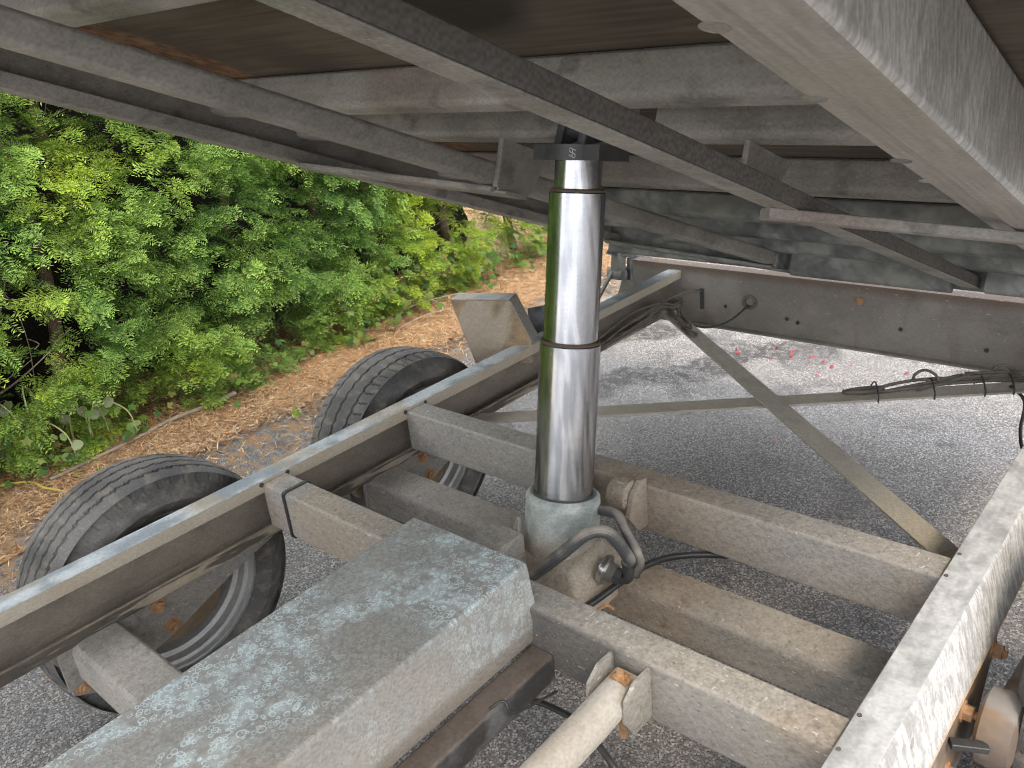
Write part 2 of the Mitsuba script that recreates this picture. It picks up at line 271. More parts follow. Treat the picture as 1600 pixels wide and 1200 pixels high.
bsdf('black_cable', lambda p, n, uv: mix((0.02, 0.021, 0.022), (0.06, 0.06, 0.06), F(p, 60.0, 2)), 0.35)
bsdf('dusty_cable', lambda p, n, uv: mix((0.07, 0.062, 0.052), (0.23, 0.20, 0.165), F(p, 50.0, 3)), 0.7)
bsdf('brace_steel', lambda p, n, uv: mix(mix((0.42, 0.385, 0.32), (0.53, 0.49, 0.41), F(p, 9.0, 4)), (0.34, 0.31, 0.28), smoothstep(0.5, 0.75, F(p, 26.0, 3, 4.0)) * 0.4) * (0.86 + 0.28 * grain(p, 320.0)), 0.7)
bsdf('strut_steel', lambda p, n, uv: mix(mix((0.40, 0.38, 0.34), (0.58, 0.56, 0.51), F(p, 20.0, 4)), (0.33, 0.29, 0.23), smoothstep(0.4, 0.7, F(p, 9.0, 3, 4.0)) * 0.5) * (0.85 + 0.3 * grain(p, 300.0)), 0.6, bump=lambda p, n, uv: grain(p, 240.0), scale=0.0008)

def c_asphalt(p, n, uv):                        # worn tarmac: pale chippings in dark binder, damp and oily patches
    qx = p.x * 0.83 + p.y * 0.55 + 0.010 * noise(p.x * 23.0, p.y * 23.0, 0.0); qy = p.y * 0.83 - p.x * 0.55 + 0.010 * noise(p.x * 19.0, p.y * 19.0, 5.0)
    d, d2, r = voronoi(qx * 175.0, qy * 175.0); e, e2, r2 = voronoi(qx * 310.0 + 5.0, qy * 310.0)
    big = fbm(p.x * 1.1, p.y * 1.1, 0.3, 4)
    s = cell_rand(r * 877.0)
    stone = mix((0.12, 0.116, 0.114), (0.60, 0.575, 0.56), s * s * 0.85 + 0.15 * cell_rand(r * 91.0))
    small = mix((0.07, 0.066, 0.064), (0.42, 0.40, 0.39), cell_rand(r2 * 563.0))
    col = mix(stone, small, smoothstep(0.40, 0.56, d))
    col = mix(col, (0.06, 0.057, 0.056), smoothstep(0.10, 0.02, d2 - d) * 0.75)
    col = col * (0.64 + 0.32 * smoothstep(0.3, 0.7, big))
    damp = smoothstep(0.47, 0.60, fbm(p.x * 3.6 + 4.0, p.y * 4.6, 0.9, 4)) * smoothstep(0.34, 0.55, fbm(p.x * 1.3 + 2.0, p.y * 1.3 + 6.0, 0.2, 2))
    damp = dr.maximum(damp, 0.5 * smoothstep(0.60, 0.80, fbm(p.x * 9.0 + 1.0, p.y * 11.0, 3.9, 4)))
    damp = damp * (0.55 + 0.45 * smoothstep(0.35, 0.6, fbm(p.x * 60.0, p.y * 60.0, 1.0, 2)))
    col = mix(col, col * 0.25, damp * 0.95)
    lit = smoothstep(-0.45, -1.25, p.x + 0.5 * (fbm(p.x * 6.0, p.y * 6.0, 0.0, 3) - 0.5))
    return mix(col, (0.34, 0.20, 0.09), lit * smoothstep(0.42, 0.62, fbm(p.x * 40.0, p.y * 70.0, 0.0, 3)) * 0.7)
bsdf('asphalt', c_asphalt, 0.85, bump=lambda p, n, uv: -voronoi(p.x * 150.0, p.y * 150.0)[0], scale=0.002, eps=5e-4)
def c_litter(p, n, uv):
    a = noise(p.x * 60.0 + p.y * 60.0, p.x * 420.0 - p.y * 420.0, 0.0); b = noise(p.x * 380.0 + p.y * 120.0, p.y * 90.0, 2.0)
    col = mix((0.20, 0.115, 0.06), (0.52, 0.32, 0.165), smoothstep(0.25, 0.75, a * 0.5 + b * 0.5))
    col = mix(col, (0.60, 0.44, 0.24), smoothstep(0.66, 0.8, b) * 0.6)
    col = mix(col, (0.12, 0.085, 0.055), smoothstep(0.52, 0.72, fbm(p.x * 7.0, p.y * 7.0, 0.0, 3)) * 0.6)
    return mix(col, (0.20, 0.19, 0.185), smoothstep(0.42, 0.62, fbm(p.x * 4.0 + 9.0, p.y * 4.0, 0.0, 4)) * smoothstep(-1.65, -1.15, p.x) * 0.85) * (0.7 + 0.6 * grain(p, 260.0))
bsdf('needle_litter', c_litter, 0.85, bump=lambda p, n, uv: noise(p.x * 300.0 + p.y * 120.0, p.y * 260.0, 0.0) + noise(p.x * 90.0, p.y * 320.0, 3.0), scale=0.004)
vc = {'type': 'mesh_attribute', 'name': 'vertex_color'}
scene['leaf_colour'] = {'type': 'principledthin', 'base_color': vc, 'roughness': 0.45, 'diff_trans': 0.5, 'spec_trans': 0.0}
scene['needle_colour'] = {'type': 'twosided', 'bsdf': {'type': 'principled', 'base_color': vc, 'roughness': 0.8}}
bsdf('bark', lambda p, n, uv: mix((0.08, 0.055, 0.035), (0.23, 0.165, 0.11), F(p, 50.0, 3)), 0.8)
bsdf('dead_twig', lambda p, n, uv: mix((0.22, 0.17, 0.13), (0.45, 0.38, 0.31), F(p, 40.0, 3)), 0.8)
bsdf('pale_stone', lambda p, n, uv: mix((0.36, 0.33, 0.27), (0.58, 0.55, 0.46), F(p, 25.0, 4)), 0.85, bump=lambda p, n, uv: F(p, 40.0, 3), scale=0.006)
bsdf('dark_backing', lambda p, n, uv: mix((0.004, 0.004, 0.003), (0.016, 0.013, 0.009), F(p, 20.0, 3)), 0.9)  # near-black sheet colour stands in for the shade inside the hedge

# ------------------------------------------------------------------ ground
def grid(x0, x1, y0, y1, nx, ny, zf):
    X, Y = np.meshgrid(np.linspace(x0, x1, nx), np.linspace(y0, y1, ny), indexing='ij')
    v = np.c_[X.ravel(), Y.ravel(), zf(X, Y).ravel()]; i = np.arange(nx * ny).reshape(nx, ny)
    a, b, c, d = i[:-1, :-1].ravel(), i[1:, :-1].ravel(), i[1:, 1:].ravel(), i[:-1, 1:].ravel()
    return trimesh.Trimesh(v, np.vstack([np.c_[a, b, c], np.c_[a, c, d]]), process=False)
k = obj('ground', grid(-60, 60, -60, 60, 2, 2, lambda X, Y: X * 0 + GROUND), 'asphalt', smooth=False)
thing(k, 'worn grey tarmac yard with pale chippings and dark damp patches', kind='structure')
ys = np.linspace(-12, 14, 261)
edge = np.interp(ys, [-12, -0.75, -0.2, 0.4, 1.05, 1.5, 2.2, 14], [-1.1, -1.05, -1.15, -1.2, -1.33, -1.34, -1.38, -1.5])
edge = edge + 0.10 * (meshkit.fbm(np.c_[ys * 3.0, ys * 0, ys * 0], 4) - 0.5)
vv, ff = [], []
for j, t in enumerate(np.linspace(0, 1, 40)):
    xx = edge - t ** 1.5 * 6.0
    z = GROUND + 0.004 + 0.06 * np.clip((-xx - 1.35) / 1.2, 0, 1) + 0.016 * np.clip(t * 12, 0, 1) * meshkit.fbm(np.c_[xx * 7, ys * 7, ys * 0], 3)
    vv.append(np.c_[xx, ys, z])
n_ = len(ys)
for j in range(39):
    a = np.arange(n_ - 1) + j * n_; ff += [np.c_[a, a + n_, a + n_ + 1], np.c_[a, a + n_ + 1, a + 1]]
k = obj('verge', trimesh.Trimesh(np.vstack(vv), np.vstack(ff)[:, ::-1], process=False), 'needle_litter', smooth=True)
thing(k, 'strip of bare verge covered in orange brown needle litter along the hedge', kind='structure')
def verge_z(x): return GROUND + 0.012 + 0.06 * np.clip((-x - 1.35) / 1.2, 0, 1)

def needles(n, xs, ysr, length, width, cols, zf, seed):
    r = np.random.default_rng(seed); V_, C_ = [], []
    x = xs(r, n); y = r.uniform(*ysr, n); a = r.uniform(0, np.pi, n); L = r.uniform(*length, n) / 2; W = r.uniform(*width, n) / 2
    d = np.c_[np.cos(a), np.sin(a), r.normal(0, 0.18, n)]; s = np.c_[-np.sin(a), np.cos(a), r.normal(0, 0.2, n)]
    c = np.c_[x, y, zf(x) + r.uniform(0.001, 0.010, n)]
    v = np.stack([c - d * L[:, None] - s * W[:, None] * .4, c + s * W[:, None] , c + d * L[:, None], c - s * W[:, None]], 1).reshape(-1, 3)
    f = (np.arange(n)[:, None] * 4 + np.array([0, 2, 1, 0, 3, 2])).reshape(-1, 3)
    col = np.repeat(np.asarray(cols)[r.integers(0, len(cols), n)] * r.uniform(0.7, 1.25, (n, 1)), 4, 0)
    return trimesh.Trimesh(v, f, process=False), col
brown = [(0.54, 0.31, 0.15), (0.40, 0.21, 0.10), (0.70, 0.50, 0.30), (0.20, 0.12, 0.065), (0.76, 0.60, 0.40), (0.60, 0.36, 0.17), (0.46, 0.25, 0.12)]
m, c = needles(80000, lambda r, n: -1.15 - np.abs(r.normal(0, 0.40, n)) - r.uniform(0, .1, n) + np.where(r.random(n) < 0.15, r.exponential(0.20, n), 0), (-1.0, 3.4), (0.020, 0.055), (0.0022, 0.0042), brown, verge_z, 3)
m.vertices[:, 2] = np.where(m.vertices[:, 0] > -1.1, m.vertices[:, 2] - 0.010, m.vertices[:, 2])
k = obj('fallen_needles', m, 'needle_colour', smooth=False, color=c)
thing(k, 'loose brown conifer needles scattered thickly over the verge', kind='stuff')

# ------------------------------------------------------------------ hedge
def spray(r, L, curl):
    """one flat feathery yew spray along +x, flat in xy: quads of needles; returns vertices (n,4,3) and tip factor (n)"""
    out, tip = [], []
    def twig(o, d, L, t0):
        nn = max(5, int(L / 0.0098)); side = np.cross([0, 0, 1.0], d)
        for i in range(nn):
            t = (i + 0.5) / nn; p = o + d * L * t + np.array([0, 0, -curl * L * t * t])
            ln = 0.030 * (1 - 0.45 * t ** 3) * r.uniform(0.8, 1.1) * min(1, 0.6 + t * 3)
            for s in (-1, 1):
                nd = unit(side * s * 0.85 + d * 0.62 + np.array([0, 0, r.normal(0.12, 0.26)]))
                w = np.cross(nd, [0, 0, 1.0]); w = unit(w) * 0.0028
                out.append([p - w * .7, p + nd * ln * .5 - w, p + nd * ln, p + nd * ln * .55 + w]); tip.append(t0 + (1 - t0) * t)
    twig(np.zeros(3), np.array([1.0, 0, 0]), L, 0.0)
    m = r.integers(1, 4)
    for i in range(m):
        t = 0.22 + 0.6 * i / m
        for s in (-1, 1):
            if r.random() < 0.85:
                a = s * math.radians(r.uniform(35, 58)); twig(np.array([L * t, 0, -curl * L * t * t]), np.array([math.cos(a), math.sin(a), 0]), L * (0.55 - 0.35 * t) * r.uniform(0.8, 1.2), 0.25 + t * 0.5)
    return np.array(out), np.array(tip)
r = np.random.default_rng(11)
protos = [spray(r, r.uniform(0.085, 0.130), r.uniform(0.05, 0.5)) for _ in range(10)]
def hedge_x(y, z):                               # face of the hedge: bulging, leaning back with height, tucked in near the ground
    b = meshkit.fbm(np.c_[y * 1.4, z * 1.6, y * 0] + 5.0, 3) - 0.5
    b2 = meshkit.fbm(np.c_[y * 4.2, z * 4.6, y * 0] + 2.0, 2) - 0.5
    low = np.clip((z - GROUND) / 0.5, 0, 1)
    return -1.62 + 0.36 * b + 0.16 * b2 + 0.12 * low - 0.20 * np.clip(z - 0.6, 0, 9) - 0.10 * np.clip((y - 1.1) / 0.5, 0, 1) + 0.10 * (1 - low)
VS, CS = [], []
gaps = [(-0.28, 0.05, 0.11), (-0.50, -0.12, 0.11), (1.62, 0.05, 0.13), (1.75, -0.10, 0.10), (0.62, -0.32, 0.09), (0.05, 0.85, 0.14), (0.75, 0.60, 0.10), (1.5, 0.35, 0.10)]
nc = 2100
CY = r.uniform(-1.5, 2.75, nc); CZ = r.uniform(GROUND + 0.0, 1.4, nc); CD = r.random(nc) ** 1.3 * 0.30 - 0.06; CA = r.normal(0, 0.5, nc); CE = r.normal(-0.10, 0.28, nc); CB = r.uniform(0.72, 1.25, nc)
per = 6; n = nc * per + 1000
who = np.r_[np.repeat(np.arange(nc), per), r.integers(0, nc, 1000)]
Y = CY[who] + r.normal(0, 0.036, n); Z = CZ[who] + r.normal(0, 0.028, n); depth = np.clip(CD[who] + r.normal(0.02, 0.035, n), -0.08, 0.5)
Y[nc * per:] = r.uniform(-5.2, -1.5, 1000); depth[nc * per:] = r.random(1000) * .3       # the hedge goes on beyond the frame
X = hedge_x(CY[who] * (Y > -1.5) + Y * (Y <= -1.5), Z) - depth
for i in range(n):
    y, z = Y[i], Z[i]
    if y > 2.4 and z > 0.85 - (y - 2.4) * 0.9: continue
    cut = 0
    for gy, gz, gr in gaps:
        if (y - gy) ** 2 + ((z - gz) * 1.1) ** 2 < gr * gr: cut = 1
    if cut and (depth[i] < 0.40 or r.random() < 0.9): continue
    q, tip = protos[i % 10]
    s = r.uniform(0.62, 1.05) * (1.9 if y < -1.45 else 1)
    az = CA[who[i]] + r.normal(0, 0.42); el = CE[who[i]] + r.normal(-0.05, 0.30)
    d = np.array([math.cos(az) * math.cos(el), math.sin(az) * math.cos(el), math.sin(el)])
    up = unit(np.array([0.55, r.normal(0, 0.35), 1.0])); side = unit(np.cross(up, d)); up = np.cross(d, side)
    Rm = np.stack([d, side, up], 1)
    v = (q.reshape(-1, 3) * s) @ Rm.T + np.array([X[i] - 0.05, y, z])
    v[:, 2] = np.maximum(v[:, 2], GROUND + 0.02)
    young = meshkit.fbm(np.array([[y * 1.9 + 3.0, z * 1.9, 0.7]]), 3)[0]
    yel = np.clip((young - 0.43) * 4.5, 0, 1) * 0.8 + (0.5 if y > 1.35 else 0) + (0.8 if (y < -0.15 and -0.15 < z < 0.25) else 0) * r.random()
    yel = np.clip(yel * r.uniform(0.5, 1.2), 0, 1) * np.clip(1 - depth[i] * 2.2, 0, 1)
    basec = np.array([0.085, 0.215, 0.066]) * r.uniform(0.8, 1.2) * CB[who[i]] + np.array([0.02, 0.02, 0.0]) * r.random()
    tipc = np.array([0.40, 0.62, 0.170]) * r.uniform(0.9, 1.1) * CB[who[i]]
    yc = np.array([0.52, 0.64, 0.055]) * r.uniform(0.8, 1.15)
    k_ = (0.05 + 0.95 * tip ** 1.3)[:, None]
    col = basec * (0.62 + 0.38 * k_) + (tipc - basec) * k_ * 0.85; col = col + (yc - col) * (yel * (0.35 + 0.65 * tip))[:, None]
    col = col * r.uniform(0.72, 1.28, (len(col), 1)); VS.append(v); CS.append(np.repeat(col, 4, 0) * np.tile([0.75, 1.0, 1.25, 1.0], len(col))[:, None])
v = np.vstack(VS); c = np.vstack(CS); nq = len(v) // 4
f = (np.arange(nq)[:, None] * 4 + np.array([0, 1, 2, 0, 2, 3])).reshape(-1, 3)
HEDGE = 'hedge'
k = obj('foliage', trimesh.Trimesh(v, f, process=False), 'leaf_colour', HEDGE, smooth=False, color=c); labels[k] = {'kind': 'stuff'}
thing(HEDGE, 'dense green yew hedge with bright yellow green shoots and dark gaps', 'hedge')
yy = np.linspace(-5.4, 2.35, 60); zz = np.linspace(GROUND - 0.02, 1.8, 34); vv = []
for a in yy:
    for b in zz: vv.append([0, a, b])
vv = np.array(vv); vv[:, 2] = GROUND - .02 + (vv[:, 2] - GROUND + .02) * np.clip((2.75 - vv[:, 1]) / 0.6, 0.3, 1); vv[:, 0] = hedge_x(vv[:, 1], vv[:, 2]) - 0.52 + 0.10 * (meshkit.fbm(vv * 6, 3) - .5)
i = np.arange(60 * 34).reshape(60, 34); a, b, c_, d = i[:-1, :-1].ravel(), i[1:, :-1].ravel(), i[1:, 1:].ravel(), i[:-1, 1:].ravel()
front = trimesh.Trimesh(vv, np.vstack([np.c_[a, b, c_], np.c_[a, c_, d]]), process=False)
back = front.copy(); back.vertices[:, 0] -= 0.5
obj('backing_sheet', cat([front, back]), 'dark_backing', HEDGE, smooth=True)  # dark sheets added behind the foliage to stop sky light leaking through
br = []
for i in range(9):                               # stems rising inside the hedge
    y0 = -1.2 + i * 0.46 + r.uniform(-.1, .1); x0 = -1.95 + r.uniform(-.1, .1); pts = [(x0, y0, GROUND)]
    for j in range(5): pts.append((x0 + r.normal(0, .05) + j * .02, y0 + r.normal(0, .07), GROUND + 0.4 * (j + 1)))
    obj('stem', tube(pts, 0.028, 8, 5, r1=0.012), 'bark', HEDGE, smooth=True)
tw = []
for gy, gz, gr in gaps + [(1.66, 0.0, 0.16)] * 2 + [(-0.4, -0.2, 0.3)] * 2:
    for i in range(9):
        y0, z0 = gy + r.uniform(-gr, gr), gz + r.uniform(-gr, gr); x0 = float(hedge_x(np.array([y0]), np.array([z0]))[0])
        p0 = V(x0 - 0.34, y0 + r.uniform(-.1, .1), z0 - 0.1 + r.uniform(-.12, .1)); p2 = V(x0 - r.uniform(0.02, .16), y0 + r.uniform(-.15, .15), z0 + r.uniform(-.05, .18))
        tw.append(tube([p0, (p0 + p2) / 2 + r.normal(0, .02, 3), p2], r.uniform(.002, .006), 5, 4, r1=.0015))
k = obj('bare_twigs', cat(tw), 'dead_twig', HEDGE, smooth=True); labels[k] = {'kind': 'stuff'}

# low leafy growth along the foot of the hedge (ivy-like lobed leaves)
def leaf_quadset(centres, size, cols, r, lobed=True, upb=0.6):
    Vv, Ff, Cc = [], [], []
    ang = np.linspace(0, 2 * np.pi, 11)[:-1]; rad = np.array([1.0, .55, .8, .5, .75, .25, .75, .5, .8, .55]) if lobed else np.array([1.0, .8, .6, .55, .5, .45, .5, .55, .6, .8])
    for p in centres:
        s = r.uniform(*size); nrm = unit(np.array([r.normal(upb, .4), r.normal(0, .5), r.normal(0.8, .4)])); a = unit(np.cross(nrm, r.normal(0, 1, 3))); b = np.cross(nrm, a)
        ring = p + s * rad[:, None] * (np.cos(ang)[:, None] * a + np.sin(ang)[:, None] * b) - nrm * s * 0.18 * rad[:, None] ** 2
        o = len(Vv) and sum(len(x) for x in Vv) or 0
        Vv.append(np.vstack([p, ring])); Ff.append([[o, o + 1 + j, o + 1 + (j + 1) % 10] for j in range(10)])
        c = np.asarray(cols[r.integers(0, len(cols))]) * r.uniform(.75, 1.2); Cc.append(np.repeat(c[None], 11, 0))
    return trimesh.Trimesh(np.vstack(Vv), np.vstack(Ff), process=False), np.vstack(Cc)
cs = []
for i in range(620):
    y = r.uniform(0.9, 2.6) if i > 140 else r.uniform(-0.75, 0.9); z = GROUND + 0.04 + abs(r.normal(0, .10 + (0.06 if y > 1.1 else 0)))
    x = float(hedge_x(np.array([y]), np.array([z]))[0]) + r.normal(0.02, .07); cs.append(np.array([x, y, z]))
m, c = leaf_quadset(cs, (0.012, 0.028), [(0.10, .20, .05), (.16, .26, .06), (.07, .15, .06), (.22, .27, .08), (.17, .22, .10), (.12, .22, .06), (.2, .17, .07)], r)
k = obj('ivy', m, 'leaf_colour', smooth=True, color=c); thing(k, 'low ivy with small lobed leaves creeping along the foot of the hedge', 'ivy', kind='stuff')

# wilting weed at the left edge
WEED = 'weed_plant'; thing(WEED, 'wilting pale green weed with drooping stems at the foot of the hedge', 'weed')
wx, wy = -1.60, -0.40
lc = []
for i, (dx, dy, h, bx, by) in enumerate([(0, 0, .24, .06, .16), (-.03, .05, .30, .10, -.05), (.04, -.04, .20, .12, .10), (.02, .12, .22, .05, .10), (-.05, -.08, .26, .09, .05), (.05, .17, .18, .08, .12), (.0, .05, .28, .02, .22)]):
    p0 = V(wx + dx, wy + dy, verge_z(wx) - .005); p1 = p0 + V(.02, .01, h * .7); p2 = p0 + V(bx * .5, by * .5, h); p3 = p0 + V(bx, by, h * .72); p4 = p0 + V(bx * 1.15, by * 1.1, h * .25)
    obj('stem', tube([p0, p1, p2, p3, p4], .0042, 7, 6, r1=.0022), 'weed_stem', WEED, smooth=True)
    for t in range(5): lc.append(p2 + (p4 - p2) * r.random() + r.normal(0, .018, 3))
bsdf('weed_stem', lambda p, n, uv: mix((0.30, 0.36, 0.14), (0.48, 0.46, 0.26), F(p, 30.0, 2)), 0.6)
m, c = leaf_quadset(lc, (0.018, 0.038), [(.26, .36, .14), (.30, .40, .18), (.18, .30, .10), (.38, .44, .26)], r, False, 0.9)
k = obj('leaves', m, 'leaf_colour', WEED, smooth=True, color=c); labels[k] = {'kind': 'stuff'}
st = trimesh.creation.icosphere(4, 1.0); st.vertices *= V(.10, .13, .075); st.vertices *= (1 + .35 * (meshkit.fbm(st.vertices * 14 + 3, 3) - .5))[:, None]; st.apply_translation([-1.80, -0.42, verge_z(-1.8) + .05])
thing(obj('stone', st, 'pale_stone', smooth=True), 'pale rounded stone lying behind the wilting weed', 'stone')
thing(obj('stick', tube([(-1.432, -.43, -.447), (-1.476, -.141, -.450), (-1.508, .053, -.445), (-1.49, .18, -.44), (-1.478, .32, -.430)], .0065, 8, 8, r1=.009), 'dead_twig', smooth=True), 'long grey bent stick lying on the needle litter beyond the near tyre', 'stick')
thing(obj('stick', tube([(-1.60, -.66, -.44), (-1.50, -.49, -.448), (-1.40, -.465, -.452), (-1.335, -.44, -.455)], .0045, 7, 6), 'yellow_stem', smooth=True), 'thin yellow stem lying on the litter at the left edge', 'stick')
bsdf('yellow_stem', (0.55, 0.42, 0.09), 0.6)
for i, (p0, p1) in enumerate([((-1.62, 1.25, -.43), (-1.50, 1.62, -.40)), ((-1.58, 1.30, -.42), (-1.62, 1.55, -.37)), ((-1.49, 1.18, -.45), (-1.42, 1.52, -.43)), ((-1.66, 1.45, -.40), (-1.46, 1.50, -.42))]):
    p0, p1 = V(*p0), V(*p1); thing(obj('dry_twig', tube([p0, (p0 + p1) / 2 + V(.02, -.02, .025), p1], .0035, 6, 5, r1=.002), 'dead_twig', smooth=True), ['long dry twig nearest the tyre, lying along the hedge foot', 'dry twig tucked close under the hedge, second from the tarmac', 'dry twig lying furthest out on the litter, in front of the heap', 'dry twig lying crosswise over the other twigs at the hedge foot'][i], 'twig', group='dry twigs heaped at the hedge foot')
m, c = leaf_quadset([V(-1.145, .367, GROUND + .012), V(-1.165, .38, GROUND + .014)], (.022, .03), [(.16, .36, .03)], r, False)
thing(obj('fallen_leaf', m, 'leaf_colour', smooth=True, color=c), 'bright green fallen leaf on the tarmac between the two tyres', 'leaf')
pet = [(.12, 1.78), (.188, 1.777), (.195, 1.74), (.205, 1.72), (.278, 1.747), (.285, 1.70), (.376, 1.689), (.424, 1.749), (-.007, 1.68), (.01, 1.66), (.454, 1.047), (.33, 1.72), (.24, 1.80), (.52, 1.62), (.15, 1.66), (.62, 1.75), (.36, 1.6), (1.02, .62), (.98, .50), (1.12, .35)]
m, c = leaf_quadset([V(x, y, GROUND + .008) for x, y in pet], (.007, .013), [(.50, .07, .10), (.58, .14, .16)], r, False, 0.0)
k = obj('fallen_petals', m, 'leaf_colour', smooth=True, color=c); thing(k, 'small red petals scattered on the sunlit tarmac', kind='stuff')

# ------------------------------------------------------------------ trailer chassis
T = 'tipping_trailer'
thing(T, 'galvanised tipping trailer with its bed raised on a polished hydraulic ram', 'trailer')
B = 1.29                                          # outer face of the right rail
def rail(sign, x0, wf, mat, label):
    prof = sheet([(wf, -.026), (wf, -.0015), (.0015, -.0015), (.0015, -.1275), (wf, -.1275), (wf, -.104)], .004)
    if sign < 0: prof = sheet([(wf, -.026), (wf, -.0015), (.0115, -.0015), (.0095, -.006), (-.0095, -.118), (-.004, -.1275), (wf, -.1275), (wf, -.104)], .004)
    prof = affinity.scale(prof, sign, 1, origin=(0, 0))
    m = trimesh.creation.extrude_polygon(prof, 3.5, engine='earcut')      # section x = world x, section y = world z, run = -y
    Tm = np.eye(4); Tm[:3, 0], Tm[:3, 1], Tm[:3, 2], Tm[:3, 3] = V(1, 0, 0), V(0, 0, 1), V(0, -1, 0), V(x0, 1.188, 0)
    m.apply_transform(Tm); return obj('chassis_rail', m, mat, T, label=label)
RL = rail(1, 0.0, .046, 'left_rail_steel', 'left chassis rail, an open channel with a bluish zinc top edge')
RR = rail(-1, B, .058, 'right_rail_steel', 'right chassis rail with white streaked outer face')
def cross(y0, y1, z0, z1, mat='chassis_steel', label=None, r=.007):
    return obj('chassis_crossmember', beam((.0475, (y0 + y1) / 2, (z0 + z1) / 2), (B - .0605, (y0 + y1) / 2, (z0 + z1) / 2), (0, 0, 1), abs(y1 - y0), z1 - z0, r), mat, T, label=label)
X1 = cross(-.060, 0, -.108, -.006, label='dusty box crossmember behind the ram')
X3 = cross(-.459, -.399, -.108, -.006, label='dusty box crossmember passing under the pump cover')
for y0, zc in ((-.155, -.170), (-.840, -.170)):
    obj('axle_beam', beam((.036, y0, zc), (B - .02, y0, zc), (0, 0, 1), .092, .090, .018), 'chassis_steel', T)
def hole(p, d, rr=.005): return extrude(sg.Point(0, 0).buffer(rr, quad_segs=6), V(*p), V(*p) + unit(d) * .0012, (0.3, .5, .8))
for rl, xs in ((RL, .0485), (RR, None)):
    for y in (-.398, -.462, .002, -.063):
        if xs: obj('weld_hole', hole((xs, y, -.007), (1, 0, 0)), 'black_steel', rl)
        else: obj('weld_hole', hole((B - .054, y, .0006), (0, 0, 1), .0030), 'oily_steel', rl)
# cable tie round the near crossmember
obj('cable_tie', extrude(rbox(.066, .108, .008).difference(rbox(.061, .103, .007)), (.118, -.429, -.057), (.126, -.429, -.057), (0, 1, 0)), 'black_cable', T, smooth=False)
# suspension plates under the rails, bolted
def susp(x, sgn, dy, lab=None):
    pl = plate([(x, -.905 + dy, -.128), (x, -.905 + dy, -.232), (x, -.845 + dy, -.262), (x, -.70 + dy, -.224), (x, -.56 + dy, -.170), (x, -.44 + dy, -.135), (x, -.44 + dy, -.128)], (sgn, 0, 0), .006)
    k = obj('suspension_plate', pl, 'chassis_steel', T)
    for y, z in ((-.885, -.222), (-.705, -.205), (-.72, -.150)): obj('bolt', hexbolt((x + sgn * .006, y + dy, z), (sgn, 0, 0)), 'rusty_bolt_steel', k)
    pl2 = plate([(x + sgn * .0075, -.77 + dy, -.129), (x + sgn * .0075, -.745 + dy, -.215), (x + sgn * .0075, -.91 + dy, -.215), (x + sgn * .0075, -.91 + dy, -.129)], (sgn, 0, 0), .005)
    obj('gusset', pl2, 'chassis_steel', k)
    return k
susp(.026, 1, 0); susp(.026, 1, .70)
k = obj('suspension_plate', plate([(B - .004, -.33, -.1295), (B - .004, -.30, -.27), (B - .004, -.06, -.27), (B - .004, .03, -.1295)], (1, 0, 0), .012), 'rusty_arm_steel', T)
for y, z in ((-.155, -.150), (-.215, -.215), (.0, -.150)): obj('bolt', hexbolt((B + .008, y, z), (1, 0, 0), .012, .012), 'rusty_bolt_steel', k)

# ------------------------------------------------------------------ wheels
def tyre(xc, yc, zc, style, seg=616):
    R, rim, hw = .268, .182, .092
    prof = []
    for t in np.linspace(0, 1, 9): prof.append((-hw * .80 - .02 * math.sin(math.pi * t * .9), rim + (R - .030 - rim) * t, 0))   # inner sidewall
    for t in np.linspace(.15, .85, 6): prof.append((-hw * .86 + .014 * t, R - .030 + .024 * t, 1))
    for s in np.linspace(-.078, .078, 66): prof.append((s, R - .010 * (abs(s) / .078) ** 3, 2))
    for t in np.linspace(.85, .15, 6): prof.append((hw * .86 - .014 * t, R - .030 + .024 * t, 1))
    for t in np.linspace(1, 0, 9): prof.append((hw * .80 + .02 * math.sin(math.pi * t * .9), rim + (R - .030 - rim) * t, 0))
    P = np.array(prof); th = np.linspace(0, 2 * np.pi, seg, endpoint=False)
    X, TH_ = np.meshgrid(P[:, 0], th, indexing='ij'); Rr = np.repeat(P[:, 1][:, None], seg, 1); kind = np.repeat(P[:, 2][:, None], seg, 1)
    N = 56; ph = TH_ * N / (2 * np.pi)
    tri = np.abs((ph % 1) - .5) * 4 - 1
    def groove(x0, w, amp): return np.abs(X - x0 - amp * tri) < w
    g = np.zeros_like(X)
    for x0 in ((-.046, -.016, .016, .046) if style == 0 else (-.042, 0.0, .042)): g = np.where((kind == 2) & groove(x0, .0023, .0024), .005, g)
    if style == 0:
        sipe = (np.abs(((ph + X * 14) % 1) - .5) < .07) & (np.abs(np.abs((X + .0) % .031 - .0155)) < .0065) & (np.abs(X) < .062)
    else:
        sipe = (np.abs(((ph * 1.0 + X * 9) % 1) - .5) < .045) & (np.abs(X) > .05) & (np.abs(X) < .074)
    g = np.where((kind == 2) & sipe, np.maximum(g, .0045), g)
    lug = (np.abs(((ph * 1.0 + .3) % 1) - .5) < .055)
    g = np.where((kind == 1) & lug, .0042 if style == 0 else .0025, g)
    g = np.where((kind == 0) & (Rr > R - .052) & (Rr < R - .034) & (np.abs(((ph * 2) % 1) - .5) < .06), -.0012, g)
    Rr = Rr - g
    ring = (kind == 0) & (np.abs(Rr - (R - .056)) < .004)
    X = np.where(ring, X * 1.025, X)
    v = np.stack([X + xc, yc + Rr * np.cos(TH_), zc + Rr * np.sin(TH_)], -1).reshape(-1, 3); npf = len(P); f = []
    j = np.arange(seg); j2 = (j + 1) % seg
    for i in range(npf - 1): f += [np.c_[i * seg + j, (i + 1) * seg + j2, i * seg + j2], np.c_[i * seg + j, (i + 1) * seg + j, (i + 1) * seg + j2]]
    return trimesh.Trimesh(v, np.vstack(f), process=False)
